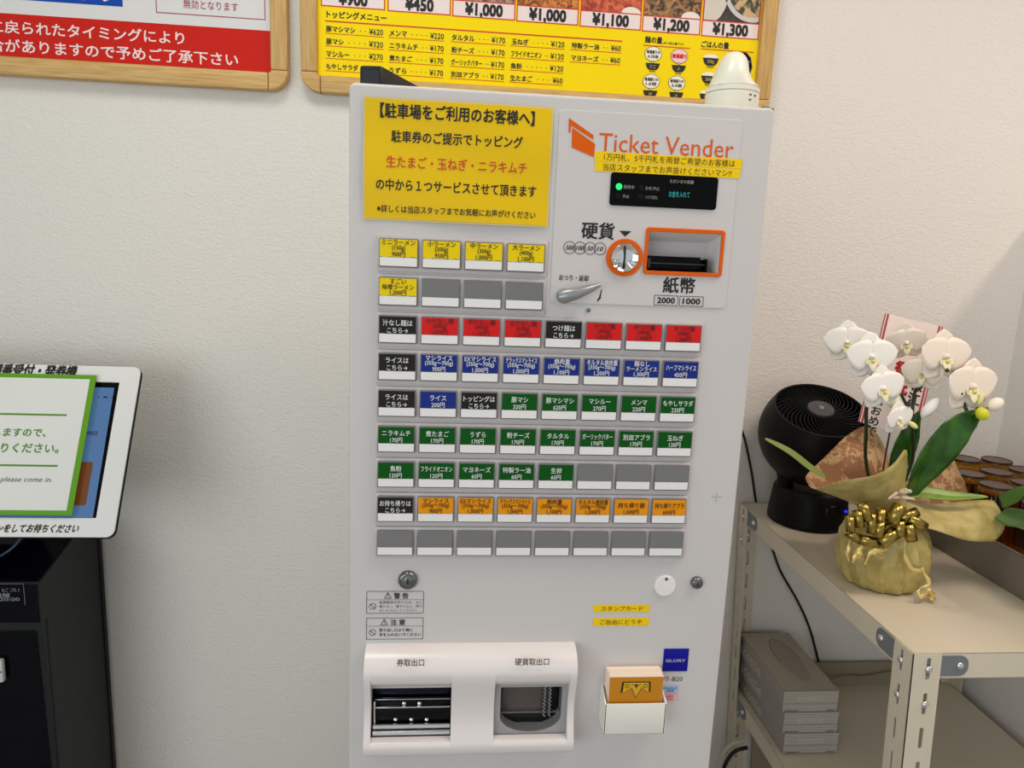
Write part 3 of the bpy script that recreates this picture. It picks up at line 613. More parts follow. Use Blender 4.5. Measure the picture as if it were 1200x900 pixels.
for c, r, a, b in MENU:
    z = 1.8545-r*0.0232; x0, x1 = cx0[c], cx1[c]
    g.rectxz(x0, x1, z-0.0006, z+0.0006, YT)
    pw = 0.0068*len(b); text(gt, b, x1-pw-0.001, x1-0.001, z+0.0030, z+0.0140, YT, 0, 0.008)
    nw = min(0.0112*len(a), 0.062); text(gt, a, x0+0.002, x0+0.002+nw, z+0.0030, z+0.0138, YT, 0, 0.016)
    ds = x0+0.008+nw; de = x1-pw-0.004; n = max(2, int((de-ds)/0.0085))
    for i in range(n): gt.disc((ds+(de-ds)*(i+0.5)/n, z+0.0082), 0.0010, YT, 0, 8)
# portion guide
def ppx(u, v): q = P(u, v, YS); return q.x, q.z
text(gt, '麺の量', ppx(756, 47)[0], ppx(776, 47)[0], 1.8775, 1.8900, YT, 0, 0.02)
text(gt, '(ゆで前の量です)', ppx(777, 50)[0], ppx(801, 50)[0], 1.8760, 1.8820, YT, 0, 0.006)
text(gt, 'ごはんの量', ppx(822, 52)[0], ppx(854, 54)[0], 1.8765, 1.8888, YT, 0, 0.02)
g.rectxz(ppx(754, 52)[0], ppx(809, 52)[0], 1.8715, 1.8733, YT); g.rectxz(ppx(821, 58)[0], 0.700, 1.8722, 1.8740, YT)
gb = G(); go = G(); gp = G(); gx = G(); gl = G()
def bowl(u, v, wpx, t, full=True):
    x, z = ppx(u, v); s = 0.00170*wpx/2
    pts = [(x+s, z)]+[(x+s*math.cos(a)*0.98, z+s*1.02*math.sin(a)) for a in [-PI*k/12 for k in range(2, 11)]]+[(x-s, z)]
    pts = [(px, max(pz, z-s*0.92)) for px, pz in pts]
    gb.poly(pts, YT); gb.rectxz(x-s*0.45, x+s*0.45, z-s*1.12, z-s*1.02, YT)
    text(gl, t, x-s*0.42*min(1, len(t)/2), x+s*0.42*min(1, len(t)/2), z-s*0.70, z-s*0.22, YT-0.0003, 0, 0.004)
def bubble(u, v, l1, l2, pink=False):
    x, z = ppx(u, v); r = 0.0185
    go.disc((x, z), r, YT, 0, 28, r*0.80); go.poly([(x-0.004, z-r*0.75), (x+0.004, z-r*0.75), (x, z-r*1.02)], YT); (gp if pink else gx).disc((x, z), r*0.93, YT-0.0002, 0, 28, r*0.74)
    (gp if pink else gx).poly([(x-0.003, z-r*0.68), (x+0.003, z-r*0.68), (x, z-r*0.94)], YT-0.0002)
    gg = gr2 if pink else gt
    if l2: text(gg, l1, x-0.0140, x+0.0140, z+0.0008, z+0.0072, YT-0.0006, 0, 0.02); text(gg, l2, x-0.0110, x+0.0110, z-0.0080, z-0.0014, YT-0.0006, 0, 0.02)
    else: text(gg, l1, x-0.0150, x+0.0150, z-0.0040, z+0.0040, YT-0.0006, 0, 0.03)
gr2 = G()
for u, v, t in ((765, 74, 'ミニ'), (795.5, 76.5, '小'), (762, 106, '中'), (792.5, 108, '大')): bowl(u, v, 18, t)
for u, v, a, b, p_ in ((765.5, 63.5, '普通盛りの', '0.75倍', 0), (796, 66, '普通盛り', None, 1), (763, 95.5, '普通盛りの', '1.5倍', 0), (793, 97.5, '普通盛りの', '2.0倍', 0)): bubble(u, v, a, b, p_)
for u, v, t in ((833, 68, '350g'), (831, 89, '500g'), (829, 110, '700g')):
    bowl(u, v, 20, t); x, z = ppx(u, v); gx.disc((x, z), 0.0165, YT+0.0002, 0, 24, 0.0075)
g.build('red_rules', redp, PR); gw.build('price_boxes', pinkw, PR); gt.build('lettering', ink, PR)
gb.build('bowl_icons', mat('icon_black', (34, 30, 22), 0.6), PR); go.build('bubble_outlines', mat('icon_brown', (96, 80, 20), 0.6), PR); gp.build('pink_bubble', mat('icon_pink', (250, 206, 200), 0.6), PR)
gx.build('white_bubbles', mat('icon_white', (244, 240, 226), 0.6), PR); gl.build('bowl_lettering', mat('icon_text', (206, 190, 110), 0.6), PR); gr2.build('red_lettering', mat('red_text', (206, 20, 30), 0.6), PR)
FOOD = [((120, 80, 60), (60, 40, 30)), ((170, 90, 60), (90, 50, 30)), ((92, 58, 44), (186, 150, 132)), ((226, 140, 56), (110, 54, 34)), ((226, 108, 70), (150, 50, 36)), ((48, 36, 30), (178, 128, 76)), ((64, 56, 54), (40, 34, 34))]
for i, ((a, b), (c1, c2)) in enumerate(zip(xs, FOOD)):
    z0 = PZ0+0.004-(a+0.18)*0.0085+0.0317
    fm = add_noise_color(mat('food_print_%d' % i, c1, 0.5), c1, c2, 70, 3, 1.2, (1, 1, 1), 0.38, 0.6)[0]
    f_ = G().rectxz(a+0.002, b-0.002, z0, 2.088, YT+0.0002).build('food_photo', fm, PR)
    if i in (4, 5):
        q = G(); q.add([(b-0.022+0.02*math.cos(t), YT-0.0001, z0+max(0, 0.012*math.sin(t))) for t in [PI*k/10 for k in range(11)]], [list(range(11))]); q.build('egg_print', mat('egg_white', (238, 230, 218), 0.5), f_)
    if i == 6:
        for (u, v, rpx, nm, mm) in ((818, -6, 36, 'rice_print', mat('rice_white', (216, 206, 196), 0.6)), (884, -12, 36, 'plate_print', mat('plate_white', (206, 204, 202), 0.6))):
            x, z = ppx(u, v); r = rpx*0.00175; pts = [(min(max(x+r*math.cos(t), a+0.003), b-0.003), max(z+r*math.sin(t), z0+0.0005)) for t in [2*PI*k/60 for k in range(60)]]
            q = G(); q.poly(pts, YT-0.0001); q.build(nm, mm, f_)
            if nm == 'plate_print':
                q = G(); q.poly([(min(max(x+r*0.86*math.cos(t), a+0.003), b-0.003), max(z+r*0.86*math.sin(t), z0+0.0005)) for t in [2*PI*k/60 for k in range(60)]], YT-0.0003)
                q.build('topping_print', add_noise_color(mat('topping', (90, 90, 60), 0.5), (50, 66, 36), (206, 170, 130), 60, 3, 0.8, (1, 1, 1), 0.42, 0.55)[0], f_)

NP = root('notice_poster', (-0.75, WY, 1.736), 'white notice poster with a red band in a wooden frame, beside the yellow menu poster', 'poster')
wood_frame(NP, -1.25, -0.2462, 1.7395, 2.46, 0.0335, YF, WY, 0.038)
G().box((-1.22, YS, 1.764), (-0.2755, WY-0.002, 2.43)).build('white_sheet', mat('sheet_white', (222, 220, 222), 0.5, spec=0.2), NP)
G().rectxz(-1.216, -0.2757, 1.7645, P(200, 28.5, YS).z, YT+0.0002).build('red_band', mat('band_red', (204, 30, 16), 0.5, spec=0.2), NP)
a = P(144, 8, YS); G().rectxz(-1.15, a.x, a.z, 2.02, YT+0.0002).build('blue_block', mat('block_blue', (10, 70, 170), 0.5, spec=0.2), NP)
g = G(); gm = G(); gw = G()
def rline(G_, s_, u0, v0, u1, v1, h, bold, y=YS):
    a = P(u0, v0, y); b = P(u1, v1, y); z = (a.z+b.z)/2; text(G_, s_, a.x, b.x, z-h/2, z+h/2, YT-0.0003, 0, bold)
rline(gw, '席に戻られたタイミングにより', -31, 28, 216, 46, 0.0235, 0.010)
rline(gw, '整う場合がありますので予めご了承下さい', -70, 48, 279, 71, 0.0240, 0.010)
a = P(183, 14, YS); b = P(311, 22, YS); gm.frame(a.x, b.x, (a.z+b.z)/2-0.002, 2.12, 0.0016, YT)
rline(gm, '無効となります', 215, 4, 279, 9, 0.0165, 0.004)
gw.build('white_lettering', mat('band_white', (244, 222, 222), 0.5), NP); gm.build('maroon_lettering', mat('maroon_ink', (168, 46, 66), 0.6), NP)
g = G(); a = P(118, 0, YS); text(g, 'ご案内いたします', a.x-0.28, a.x+0.03, a.z-0.003, a.z+0.022, YT-0.0003, 0, 0.01); g.build('block_lettering', mat('band_white', (0, 0, 0)), NP)

# ------------------------------------------------------------------ reception kiosk on the left
KX = -0.661; KXL = -1.12
kb = mat('kiosk_black', (28, 33, 33), 0.45, spec=0.25); kf = mat('kiosk_front', (4, 5, 14), 0.15, spec=0.12)
ks = root('reception_kiosk', (-0.89, 0.61, 0), 'black reception kiosk stand with a tilted white framed tablet, left of the machine', 'kiosk')
side = [(0.735, 0.0), (0.735, 0.835), (0.625, 0.842), (0.492, 0.808), (0.492, 0.73), (0.520, 0.0)]
g = G(); g.prism([(y, z) for y, z in side], 0, KXL, KX); body = g.build('body', kb, ks)
body.modifiers.new('round', 'BEVEL').width = 0.003
ny = Vector((0, -0.73, 0.028)).normalized()
g = G()
def fr(x, z):  # front face point (front leans back slightly towards the floor)
    y = 0.492 + (0.73-z)*0.028/0.73 if z < 0.73 else 0.492
    return Vector((x, y-0.002, z))
g.add([fr(KXL+0.006, 0.06), fr(KX-0.012, 0.06), fr(KX-0.012, 0.712), fr(KXL+0.006, 0.712)], [(0, 1, 2, 3)])
g.build('door_panel', kf, ks)
g = G(); s0 = Vector((0, 0.492, 0.808)); s1 = Vector((0, 0.625, 0.842)); n_ = Vector((0, -(s1-s0).z, (s1-s0).y)).normalized()*0.0012
g.add([(KXL+0.004, s0.y+0.003, s0.z+0.0015+0.001), (KX-0.004, s0.y+0.003, s0.z+0.0025), (KX-0.004, s1.y-0.002, s1.z+0.0012), (KXL+0.004, s1.y-0.002, s1.z+0.0012)], [(0, 1, 2, 3)]); g.build('glossy_top', kf, ks)
g = G(); g.rectxz(KXL+0.004, KX-0.004, 0.73, 0.806, 0.4905); g.build('label_plate', kf, ks)
g = G(); YK = 0.4900
def k3(u, v): q = P(u, v, YK); return q.x, q.z
xa, za = k3(27.5, 684); xb, zb = k3(31, 709)
g.rectxz(-1.0, xa, za-0.0007, za, YK); g.rectxz(xa-0.0007, xa, zb, za, YK)
x_, z_ = k3(22.5, 691.5); text(g, '順番待ち受付サービス!', x_-0.150, x_, z_-0.004, z_+0.004, YK, 0, 0.004)
x_, z_ = k3(11.5, 697.5); text(g, '受付の機械', x_-0.07, x_, z_-0.0045, z_+0.0045, YK, 0, 0.01)
x_, z_ = k3(23, 702); text(g, '受付時間 11:00～20:00', x_-0.155, x_, z_-0.0045, z_+0.0045, YK, 0, 0.008)
g.build('plate_lettering', mat('plate_white_ink', (130, 132, 140), 0.6), ks)
x_, z_ = k3(6.5, 784); o = G().box((x_-0.055, 0.480, z_-0.023), (x_, 0.492, z_+0.023), 0, 0.004).build('latch_handle', mat('latch_white', (206, 208, 206), 0.3), ks)
G().box((x_-0.050, 0.4785, z_-0.001), (x_-0.002, 0.4805, z_+0.001)).build('latch_seam', ink, o)
g = G(); q0 = P(60, 725, 0.49); g.box((KX-0.0005, 0.505, 0.02), (KX+0.0008, 0.512, 0.73)); g.box((KX-0.0005, 0.722, 0.02), (KX+0.0025, 0.7345, 0.825)); g.build('side_seams', mat('seam_black', (4, 4, 5), 0.6), ks)
g = G(); g.box((-1.0, 0.60, 0.835), (-0.75, 0.66, 0.98), 0, 0.004); g.build('neck', kb, ks)
# tilted panel: X across, s up the slope
TB = Vector((0, 0.45, 0.9155)); TT = Vector((0, 0.607, 1.198)); SU = (TT-TB).normalized(); TN = Vector((0, -SU.z, SU.y)); XRT = -0.506
def tp(x, s, d=0.0): return Vector((x, 0, 0)) + Vector((0, TB.y, TB.z)) + SU*s + TN*d
def tuv(u, v, d=0.0):
    q = PP(u, v, TB+TN*d, TN); return q.x, (Vector((0, q.y, q.z))-TB).dot(SU)
LT = (TT-TB).length
def tplate(g, loops, d0, d1, mi=0, bev=0.0): g.plate(loops, 0, d1-d0, mi, bev, lambda p: tp(p[0], p[1], (d0+d1)/2+p[2]))
pw = mat('tablet_white', (232, 230, 230), 0.35, coat=0.2)
sx1 = (tuv(139.5, 449)[0]+tuv(112.5, 607)[0])/2; s0_ = tuv(112, 607)[1]; s1_ = tuv(139, 448)[1]
g = G(); tplate(g, [rrect(-1.26, XRT, 0, LT, 0.014), rrect(-1.20, sx1, s0_, s1_, 0.0015, 3)], -0.004, 0.0, 0, 0.001); pn = g.build('tablet_frame', pw, ks)
g = G(); tplate(g, [rrect(-1.255, XRT+0.0015, -0.002, LT-0.001, 0.015)], -0.010, -0.004, 0, 0.002); g.build('tablet_back', blackm, ks)
scr = G(); tplate(scr, [[(-1.20, s0_), (sx1, s0_), (sx1, s1_), (-1.20, s1_)]], -0.0042, -0.0040); so = scr.build('screen', mat('screen_dark', (6, 7, 12), 0.1), ks)
g = G(); tplate(g, [[(-1.19, s0_+0.001), (sx1-0.007, s0_+0.001), (sx1-0.009, s1_-0.010), (-1.19, s1_-0.010)]], -0.0038, -0.0036); g.build('lit_area', mat('screen_blue', (60, 90, 130), 0.15, emit=(96, 138, 190), es=0.30), so)
a = tuv(108, 541); b = tuv(97, 592); g = G(); tplate(g, [rrect(a[0]-0.06, (a[0]+b[0])/2+0.002, b[1], a[1], 0.004)], -0.0035, -0.0033); g.build('brown_key', mat('screen_brown', (90, 52, 26), 0.2, emit=(120, 66, 30), es=0.3), so)
a = tuv(113, 507); g = G(); text(g, '0 組', a[0]-0.035, a[0]+0.001, a[1]-0.004, a[1]+0.004, 0, 0, 0.0, lambda p, q: tp(p, q, -0.003)); a = tuv(133, 465); text(g, '▪ ● ▪', a[0]-0.03, a[0]-0.002, a[1]-0.0015, a[1]+0.0015, 0, 0, 0.0, lambda p, q: tp(p, q, -0.003)); g.build('screen_lettering', ink, so)
g = G()
a = tuv(90, 435.5); text(g, '順番受付・発券機', a[0]-0.154, a[0], a[1]-0.0115, a[1]+0.0115, 0, 0, 0.03, lambda p, q: tp(p, q, 0.0004), 0.15)
a = tuv(92, 619.5); text(g, 'サインをしてお待ちください', a[0]-0.163, a[0], a[1]-0.0072, a[1]+0.0072, 0, 0, 0.02, lambda p, q: tp(p, q, 0.0004), 0.3)
g.build('frame_lettering', ink, pn)
pts = [P(-8, 655, 0.52), P(2, 650.5, 0.54), P(12, 644, 0.55), P(21, 635, 0.56), P(26, 625, 0.575), P(24, 605, 0.59)]
pts[0].z = max(pts[0].z, 0.82)
def smooth_path(pts, n=6):
    pts = [Vector(p) for p in pts]; out = []
    for i in range(len(pts)-1):
        p0 = pts[max(i-1, 0)]; p1 = pts[i]; p2 = pts[i+1]; p3 = pts[min(i+2, len(pts)-1)]
        for k in range(n):
            t = k/n; out.append(0.5*((2*p1)+(p2-p0)*t+(2*p0-5*p1+4*p2-p3)*t*t+(-p0+3*p1-3*p2+p3)*t**3))
    return out+[pts[-1]]
G().tube(smooth_path(pts), 0.0022, 8).build('cable_reflection', mat('reflection_blue', (70, 98, 130), 0.35), ks)  # solid tube standing in for a cable's reflection in the glossy top
# paper sign leaning on the panel
sgx1 = tuv(113.5, 440, 0.006)[0]; sgx1b = tuv(84.5, 604, 0.006)[0]; sg1 = tuv(113.5, 440, 0.006)[1]; sg0 = tuv(84, 604, 0.006)[1]
sg = root('paper_sign', tp(-0.86, sg0, 0.006), 'white paper sign with a green border hung over the tilted tablet screen', 'sign')
def sgp(x, s, d=0.0):   # sign edge is turned a little on the panel
    k = (s-sg0)/(sg1-sg0); return tp(x+(sgx1b-sgx1)*(1-k), s, 0.006+d)
def splate(g, loops, d0, d1): g.plate(loops, 0, d1-d0, 0, 0.0, lambda p: sgp(p[0], p[1], (d0+d1)/2+p[2]))
grn = mat('sign_green', (96, 156, 12), 0.5)
bwid = 0.0105
g = G(); splate(g, [[(-1.2, sg0), (sgx1, sg0), (sgx1, sg1), (-1.2, sg1)]], 0, 0.001); g.build('green_border', grn, sg)
g = G(); splate(g, [[(-1.19, sg0+bwid*0.8), (sgx1-bwid, sg0+bwid*0.8), (sgx1-bwid, sg1-bwid*0.8), (-1.19, sg1-bwid*0.8)]], 0.001, 0.0014); g.build('white_face', mat('sign_white', (226, 226, 224), 0.5), sg)
g = G(); gk = G()
def sline(G_, s_, u1, v, h, per, bold, shear=0.0):
    x, s = tuv(u1, v, 0.0075); k = (s-sg0)/(sg1-sg0); x -= (sgx1b-sgx1)*(1-k); w = per*len(s_)
    text(G_, s_, x-w, x, s-h/2, s+h/2, 0, 0, bold, lambda p, q: sgp(p, q, 0.0018), shear)
for u, v in ((78, 486.5), (67.5, 546)):
    x, s = tuv(u, v, 0.0075); k = (s-sg0)/(sg1-sg0); x -= (sgx1b-sgx1)*(1-k)
    splate(g, [[(-1.15, s-0.0017), (x, s-0.0017), (x, s+0.0017), (-1.15, s+0.0017)]], 0.0014, 0.0018)
sline(g, '順番にご案内いたしますので、', 54, 507, 0.0165, 0.0168, 0.014)
sline(g, '店内に入りお待ちの上おりください。', 69, 525.5, 0.0180, 0.0185, 0.014)
sline(gk, 'When we call you, please come in.', 61, 563, 0.0120, 0.0060, 0.0, 0.2)
g.build('green_lettering', mat('sign_green_text', (88, 140, 30), 0.5), sg); gk.build('black_lettering', mat('grey_ink', (72, 70, 72)), sg)

# ------------------------------------------------------------------ slotted angle rack
SZ = 0.887; RX0 = 0.776; RX1 = 1.345; RY0 = 0.0935; RY1 = 0.742
def lean(p): return Vector((p[0]+(SZ-p[2])*0.046, p[1], p[2]))     # the rack sways a little
rk = root('slotted_angle_rack', (1.06, 0.42, 0), 'ivory steel slotted angle rack standing right of the machine', 'rack')
def slots(lo, hi, off=0): return [rrect(off-0.0033, off+0.0033, z-0.0178, z+0.0178, 0.0033, 4) for z in [SZ-0.0231-0.0574*k for k in range(15)] if z-0.018 > 0.004]
FLG = 0.0455
for (px, py, sx, sy) in ((RX0-0.0034, RY0-0.0034, 1, 1), (RX1+0.0034, RY0-0.0034, -1, 1), (RX0-0.0034, RY1+0.0034, 1, -1), (RX1+0.0034, RY1+0.0034, -1, -1)):
    g = G()
    hs = slots(0, 1, 0.026)
    v, f = fill2d([rrect(0, FLG, 0, SZ+0.001, 0.0002, 1)]+hs, 0.0018)
    g.add([lean((px+sx*p[0], py+sy*(0.0009+p[2]), p[1])) for p in v], f)
    g.add([lean((px+sx*(0.0009+p[2]), py+sy*p[0], p[1])) for p in v], f)
    po = g.build('post', rackm, rk)
    for fz in (SZ-0.0231, SZ-0.0805):
        for k in (0, 1):
            c = lean((px+sx*0.026, py, fz)) if k == 0 else lean((px, py+sy*0.026, fz))
            d_ = Vector((0, -sy, 0)) if k == 0 else Vector((-sx, 0, 0))
            Mx = Matrix.Translation(c) @ d_.to_track_quat('Z', 'Y').to_matrix().to_4x4()
            b_ = G().lathe([(0.0054, 0), (0.0056, 0.001), (0.0048, 0.0030), (0.0028, 0.0042), (0, 0.0046)], 16, Mx).build('bolt', chrome, po, 60)
def shelf(z, lipmat):
    g = G()
    t = 0.0015; h = 0.0415
    def L(a, b): 
        q = G(); q.box(a, b, 0, 0.0006); q.v = [lean(p) for p in q.v]; g.add(q.v, q.f, 0, False)
    L((RX0, RY0, z-t), (RX1, RY1, z)); L((RX0, RY0, z-h), (RX1, RY0+t, z)); L((RX0, RY1-t, z-h), (RX1, RY1, z)); L((RX0, RY0, z-h), (RX0+t, RY1, z)); L((RX1-t, RY0, z-h), (RX1, RY1, z))
    L((RX0, RY0, z-h), (RX1, RY0+0.012, z-h+t)); L((RX0, RY0, z-h), (RX0+0.012, RY1, z-h+t))
    L((RX0, RY1-0.012, z-h), (RX1, RY1, z-h+t)); L((RX1-0.012, RY0, z-h), (RX1, RY1, z-h+t))
    return g.build('shelf_board', lipmat, rk)
for z in (SZ, 0.4155, 0.08):
    sb = shelf(z, rackm)
    gus = mat('gusset_grey', (122, 128, 134), 0.4, 0.3)
    for (cx_, cy_, sx, sy) in ((RX0, RY0, 1, 1), (RX1, RY0, -1, 1), (RX0, RY1, 1, -1), (RX1, RY1, -1, -1)):
        g = G(); zc = z-0.020
        v, f = fill2d([rrect(0.0, 0.087, -0.0165, 0.0165, 0.014, 6, (0, 3))], 0.0014)
        g.add([lean((cx_+sx*p[0], cy_-sy*(0.0009+p[2]), zc+p[1])) for p in v], f)
        v2, f2 = fill2d([rrect(0.0, 0.092, -0.0165, 0.0165, 0.014, 6, (0, 3))], 0.0014)
        g.add([lean((cx_-sx*(0.0009+p[2]), cy_+sy*p[0], zc+p[1])) for p in v2], f2)
        go_ = g.build('gusset', gus, sb)
        for c, d_ in ((lean((cx_+sx*0.073, cy_-sy*0.0016, zc+0.001)), Vector((0, -sy, 0))), (lean((cx_-sx*0.0016, cy_+sy*0.078, zc+0.001)), Vector((-sx, 0, 0)))):
            Mx = Matrix.Translation(c) @ d_.to_track_quat('Z', 'Y').to_matrix().to_4x4()
            G().lathe([(0.0058, 0), (0.0060, 0.001), (0.0050, 0.0030), (0.0030, 0.0042), (0, 0.0046)], 16, Mx).build('gusset_bolt', chrome, sb, 60)
g = G(); q = G(); q.box((RX0+0.06, RY1-0.006, 0.085), (RX1-0.03, RY1-0.003, 0.478)); g.add([lean(p) for p in q.v], q.f); g.build('back_panel', mat('panel_shaded_beige', (150, 142, 118), 0.5), rk)  # beige panel coloured olive, the lower bay's shade put into its colour

# tissue boxes on the lower shelf
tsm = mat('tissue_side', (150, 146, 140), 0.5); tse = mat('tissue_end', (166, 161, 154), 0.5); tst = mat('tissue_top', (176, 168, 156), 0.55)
tsl = mat('tissue_stripe', (206, 200, 192), 0.5); tsd = mat('tissue_dark', (98, 94, 88), 0.5)
TWL = [(0.7965, 0.0), (0.8030, 0.0), (0.8095, 0.0)]
TW, TLEN, TH = 0.1215, 0.236, 0.0494
proto = None
zb0 = 0.4165
lab = ['topmost grey striped tissue box of the stack on the lower shelf', 'middle grey striped tissue box of the stack on the lower shelf', 'bottom grey striped tissue box of the stack, resting on the lower shelf']
for k in (2, 1, 0):
    loc = (0.8115 - (2-k)*0.0062, 0.492, zb0+(2-k)*TH+0.0001)
    if proto is None:
        rt = root('tissue_box', loc, lab[k], 'tissue box', 'tissue boxes on the lower shelf'); L0 = Vector(loc)
        g = G(); g.box(L0, L0+Vector((TW, TLEN, TH-0.0004)), 0, 0.0012); g.build('carton', tsm, rt)
        g = G(); g.rectxz(L0.x+0.001, L0.x+TW-0.001, L0.z+0.001, L0.z+TH-0.0015, L0.y-0.0003); g.build('end_panel', tse, rt)
        g = G()
        for i in range(9): 
            if i != 3: g.rectxz(L0.x+0.001, L0.x+TW-0.001, L0.z+0.004+i*0.0050, L0.z+0.0056+i*0.0050, L0.y-0.0006)
        text(g, 'scottie', L0.x+0.031, L0.x+0.089, L0.z+0.0235, L0.z+0.0400, L0.y-0.0010, 0, 0.004)
        text(g, '200組', L0.x+0.048, L0.x+0.070, L0.z+0.0115, L0.z+0.0160, L0.y-0.0010, 0, 0.004)
        v, f = glyphs('scottie', 0.004, 0.0); bx = max(p[0] for p in v)
        g.add([(L0.x-0.0006, L0.y+0.225-(p[0]/bx)*0.115, L0.z+0.010+p[1]*0.038) for p in v], f)
        g.build('stripes_and_name', tsl, rt)
        g = G(); g.rectxz(L0.x+0.005, L0.x+0.036, L0.z+0.0025, L0.z+0.0048, L0.y-0.0009); g.rectxz(L0.x+0.097, L0.x+0.115, L0.z+0.0025, L0.z+0.0048, L0.y-0.0009); g.build('small_print', tsd, rt)
        g = G(); zt = L0.z+TH-0.0002; g.add([(L0.x+0.002, L0.y+0.002, zt), (L0.x+TW-0.002, L0.y+0.002, zt), (L0.x+TW-0.002, L0.y+TLEN-0.002, zt), (L0.x+0.002, L0.y+TLEN-0.002, zt)], [(0, 1, 2, 3)])
        g.build('lid', tst, rt)
        g = G(); el = [(L0.x+TW/2+0.006+0.026*math.cos(2*PI*i/40), L0.y+TLEN/2+0.086*math.sin(2*PI*i/40)) for i in range(40)]
        g.add([(x, y, zt+0.0004) for x, y in el], [list(range(40))]); 
        rg = G(); rg.tube([(x, y, zt+0.0004) for x, y in el[:22]], 0.0006, 6, 1); g.add(rg.v, rg.f, 1)
        g.build('perforated_oval', [mat('oval_film', (158, 150, 138), 0.4), tsd], rt)
        proto = rt
    else:
        n = proto.copy(); COL.objects.link(n); n.location = loc; n['label'] = lab[k]
        for ch in list(proto.children):
            c = ch.copy(); COL.objects.link(c); c.parent = n

# ------------------------------------------------------------------ circulator fan
FC = P(953, 508, 0.625); FBX, FBY = 0.882, 0.636
fanm = mat('fan_black', (7, 7, 8), 0.45, spec=0.2)
fn = root('circulator_fan', (FBX, FBY, SZ), 'black round desk circulator fan tilted upwards on the rack, behind the orchid', 'fan')
g = G(); g.lathe([(0, 0), (0.080, 0), (0.084, 0.004), (0.084, 0.012), (0.079, 0.055), (0.076, 0.075), (0.070, 0.081), (0.060, 0.079), (0.0, 0.076)], 48, Matrix.Translation((FBX, FBY, SZ+0.0002)))
g.build('base', fanm, fn, 50)
AX = Vector((-0.06, -0.40, 0.90)).normalized()
g = G()
for s_ in (-1, 1):
    g.tube([(FBX+s_*0.055, FBY, SZ+0.070), (FBX+s_*0.070, FBY-0.01, SZ+0.11), (FC.x+s_*0.085, FC.y, FC.z-0.03)], [0.018, 0.014, 0.012], 10)
g.build('yoke', fanm, fn)
HM = Matrix.Translation(FC) @ AX.to_track_quat('Z', 'Y').to_matrix().to_4x4()
RS = 0.113
prof = [(RS*math.sin(a), -RS*math.cos(a)) for a in [PI*k/40 for k in range(0, 27)]]
rr_, zz_ = 0.094, 0.064
prof = [p for p in prof if p[1] < zz_-0.006] + [(rr_+0.002, zz_-0.002), (rr_, zz_+0.001), (rr_-0.004, zz_), (rr_-0.006, zz_-0.008)]
g = G(); g.lathe(prof, 56, HM); g.build('head_shell', fanm, fn, 60)
G().lathe([(rr_-0.006, zz_-0.024), (0.02, zz_-0.030), (0, zz_-0.030)], 40, HM).build('blade_well', mat('well_black', (2, 2, 2), 0.9, spec=0.1), fn)
g = G()
for k in range(36):
    a0 = 2*PI*k/36; pts = []
    for i in range(8):
        t = i/7; r = 0.024+(rr_-0.006-0.024)*t; a = a0+0.85*t**1.3; pts.append(HM @ Vector((r*math.cos(a), r*math.sin(a), zz_+0.002-0.006*t)))
    g.tube(pts, 0.0011, 5)
g.build('spiral_grille', mat('grille_black', (15, 15, 16), 0.5, spec=0.25), fn)
g = G(); g.lathe([(0.027, -0.006), (0.0275, 0.0), (0.026, 0.0022), (0, 0.0036)], 40, HM @ Matrix.Translation((0, 0, zz_+0.002))); hub = g.build('hub_cap', mat('hub_grey', (66, 63, 66), 0.4), fn)
g = G()
for p_ in ([(-0.004, 0.001), (0.0, 0.0065), (0.0015, 0.0065), (-0.002, 0.001)], [(0.0, -0.001), (0.005, 0.005), (0.006, 0.0038), (0.0018, -0.002)], [(-0.003, -0.0015), (0.003, -0.004), (0.003, -0.0055), (-0.004, -0.0028)]):
    g.add([HM @ Vector((x, y, zz_+0.0061)) for x, y in p_], [list(range(len(p_)))])
g.build('hub_mark', mat('mark_silver', (200, 198, 200), 0.4), hub)
g = G()
for k, (da, z) in enumerate(((-0.52, 0.052), (-0.52, 0.040), (-0.46, 0.026), (-0.30, 0.024), (-0.36, 0.060))):
    a = -PI/2+da+0.5; c, s2 = math.cos(a), math.sin(a); r_ = 0.0805; 
    w = 0.0055 if k > 1 else 0.0008; h = 0.0012 if k > 1 else 0.004
    t_ = Vector((-s2, c, 0)); c0 = Vector((FBX+r_*c, FBY+r_*s2, SZ+z)); g.add([c0-t_*w-Vector((0,0,h)), c0+t_*w-Vector((0,0,h)), c0+t_*w+Vector((0,0,h)), c0-t_*w+Vector((0,0,h))], [(0, 1, 2, 3)])
g.build('control_marks', mat('mark_grey', (96, 96, 98), 0.5), fn)
a = -PI/2+0.62; c0 = Vector((FBX+0.0825*math.cos(a), FBY+0.0825*math.sin(a), SZ+0.045))
G().box(c0-Vector((0.003, 0.003, 0.002)), c0+Vector((0.003, 0.003, 0.002)), 0, 0.001).build('blue_lamp', mat('led_blue', (30, 30, 200), 0.4, emit=(40, 40, 255), es=1.5), fn)
pts = [P(868, 500, 0.735), P(874, 520, 0.735), P(881, 555, 0.738), P(886, 588, 0.7475), P(893, 615, 0.7475), P(904, 640, 0.7475), P(915, 670, 0.744), P(935, 705, 0.744), P(950, 740, 0.744), P(962, 786, 0.744)]
pts = [P(862, 478, 0.70)]+pts
tag(rebase(G().tube(smooth_path(pts), 0.0028, 8).build('power_cord', mat('cord_black', (16, 15, 16), 0.4)), pts[-1]), 'thin black power cord hanging down the wall behind the rack', 'cord')
q = [P(966, 802, 0.70), P(978, 796, 0.715), P(992, 792.5, 0.725), P(1015, 792.5, 0.728), P(1045, 787, 0.73), P(1075, 782, 0.735)]
tag(rebase(G().tube(smooth_path(q), 0.0026, 8).build('extension_cord', mat('cord_beige', (140, 130, 118), 0.5)), q[0]), 'pale beige cord lying along the back of the rack beside the tissue boxes', 'cord')
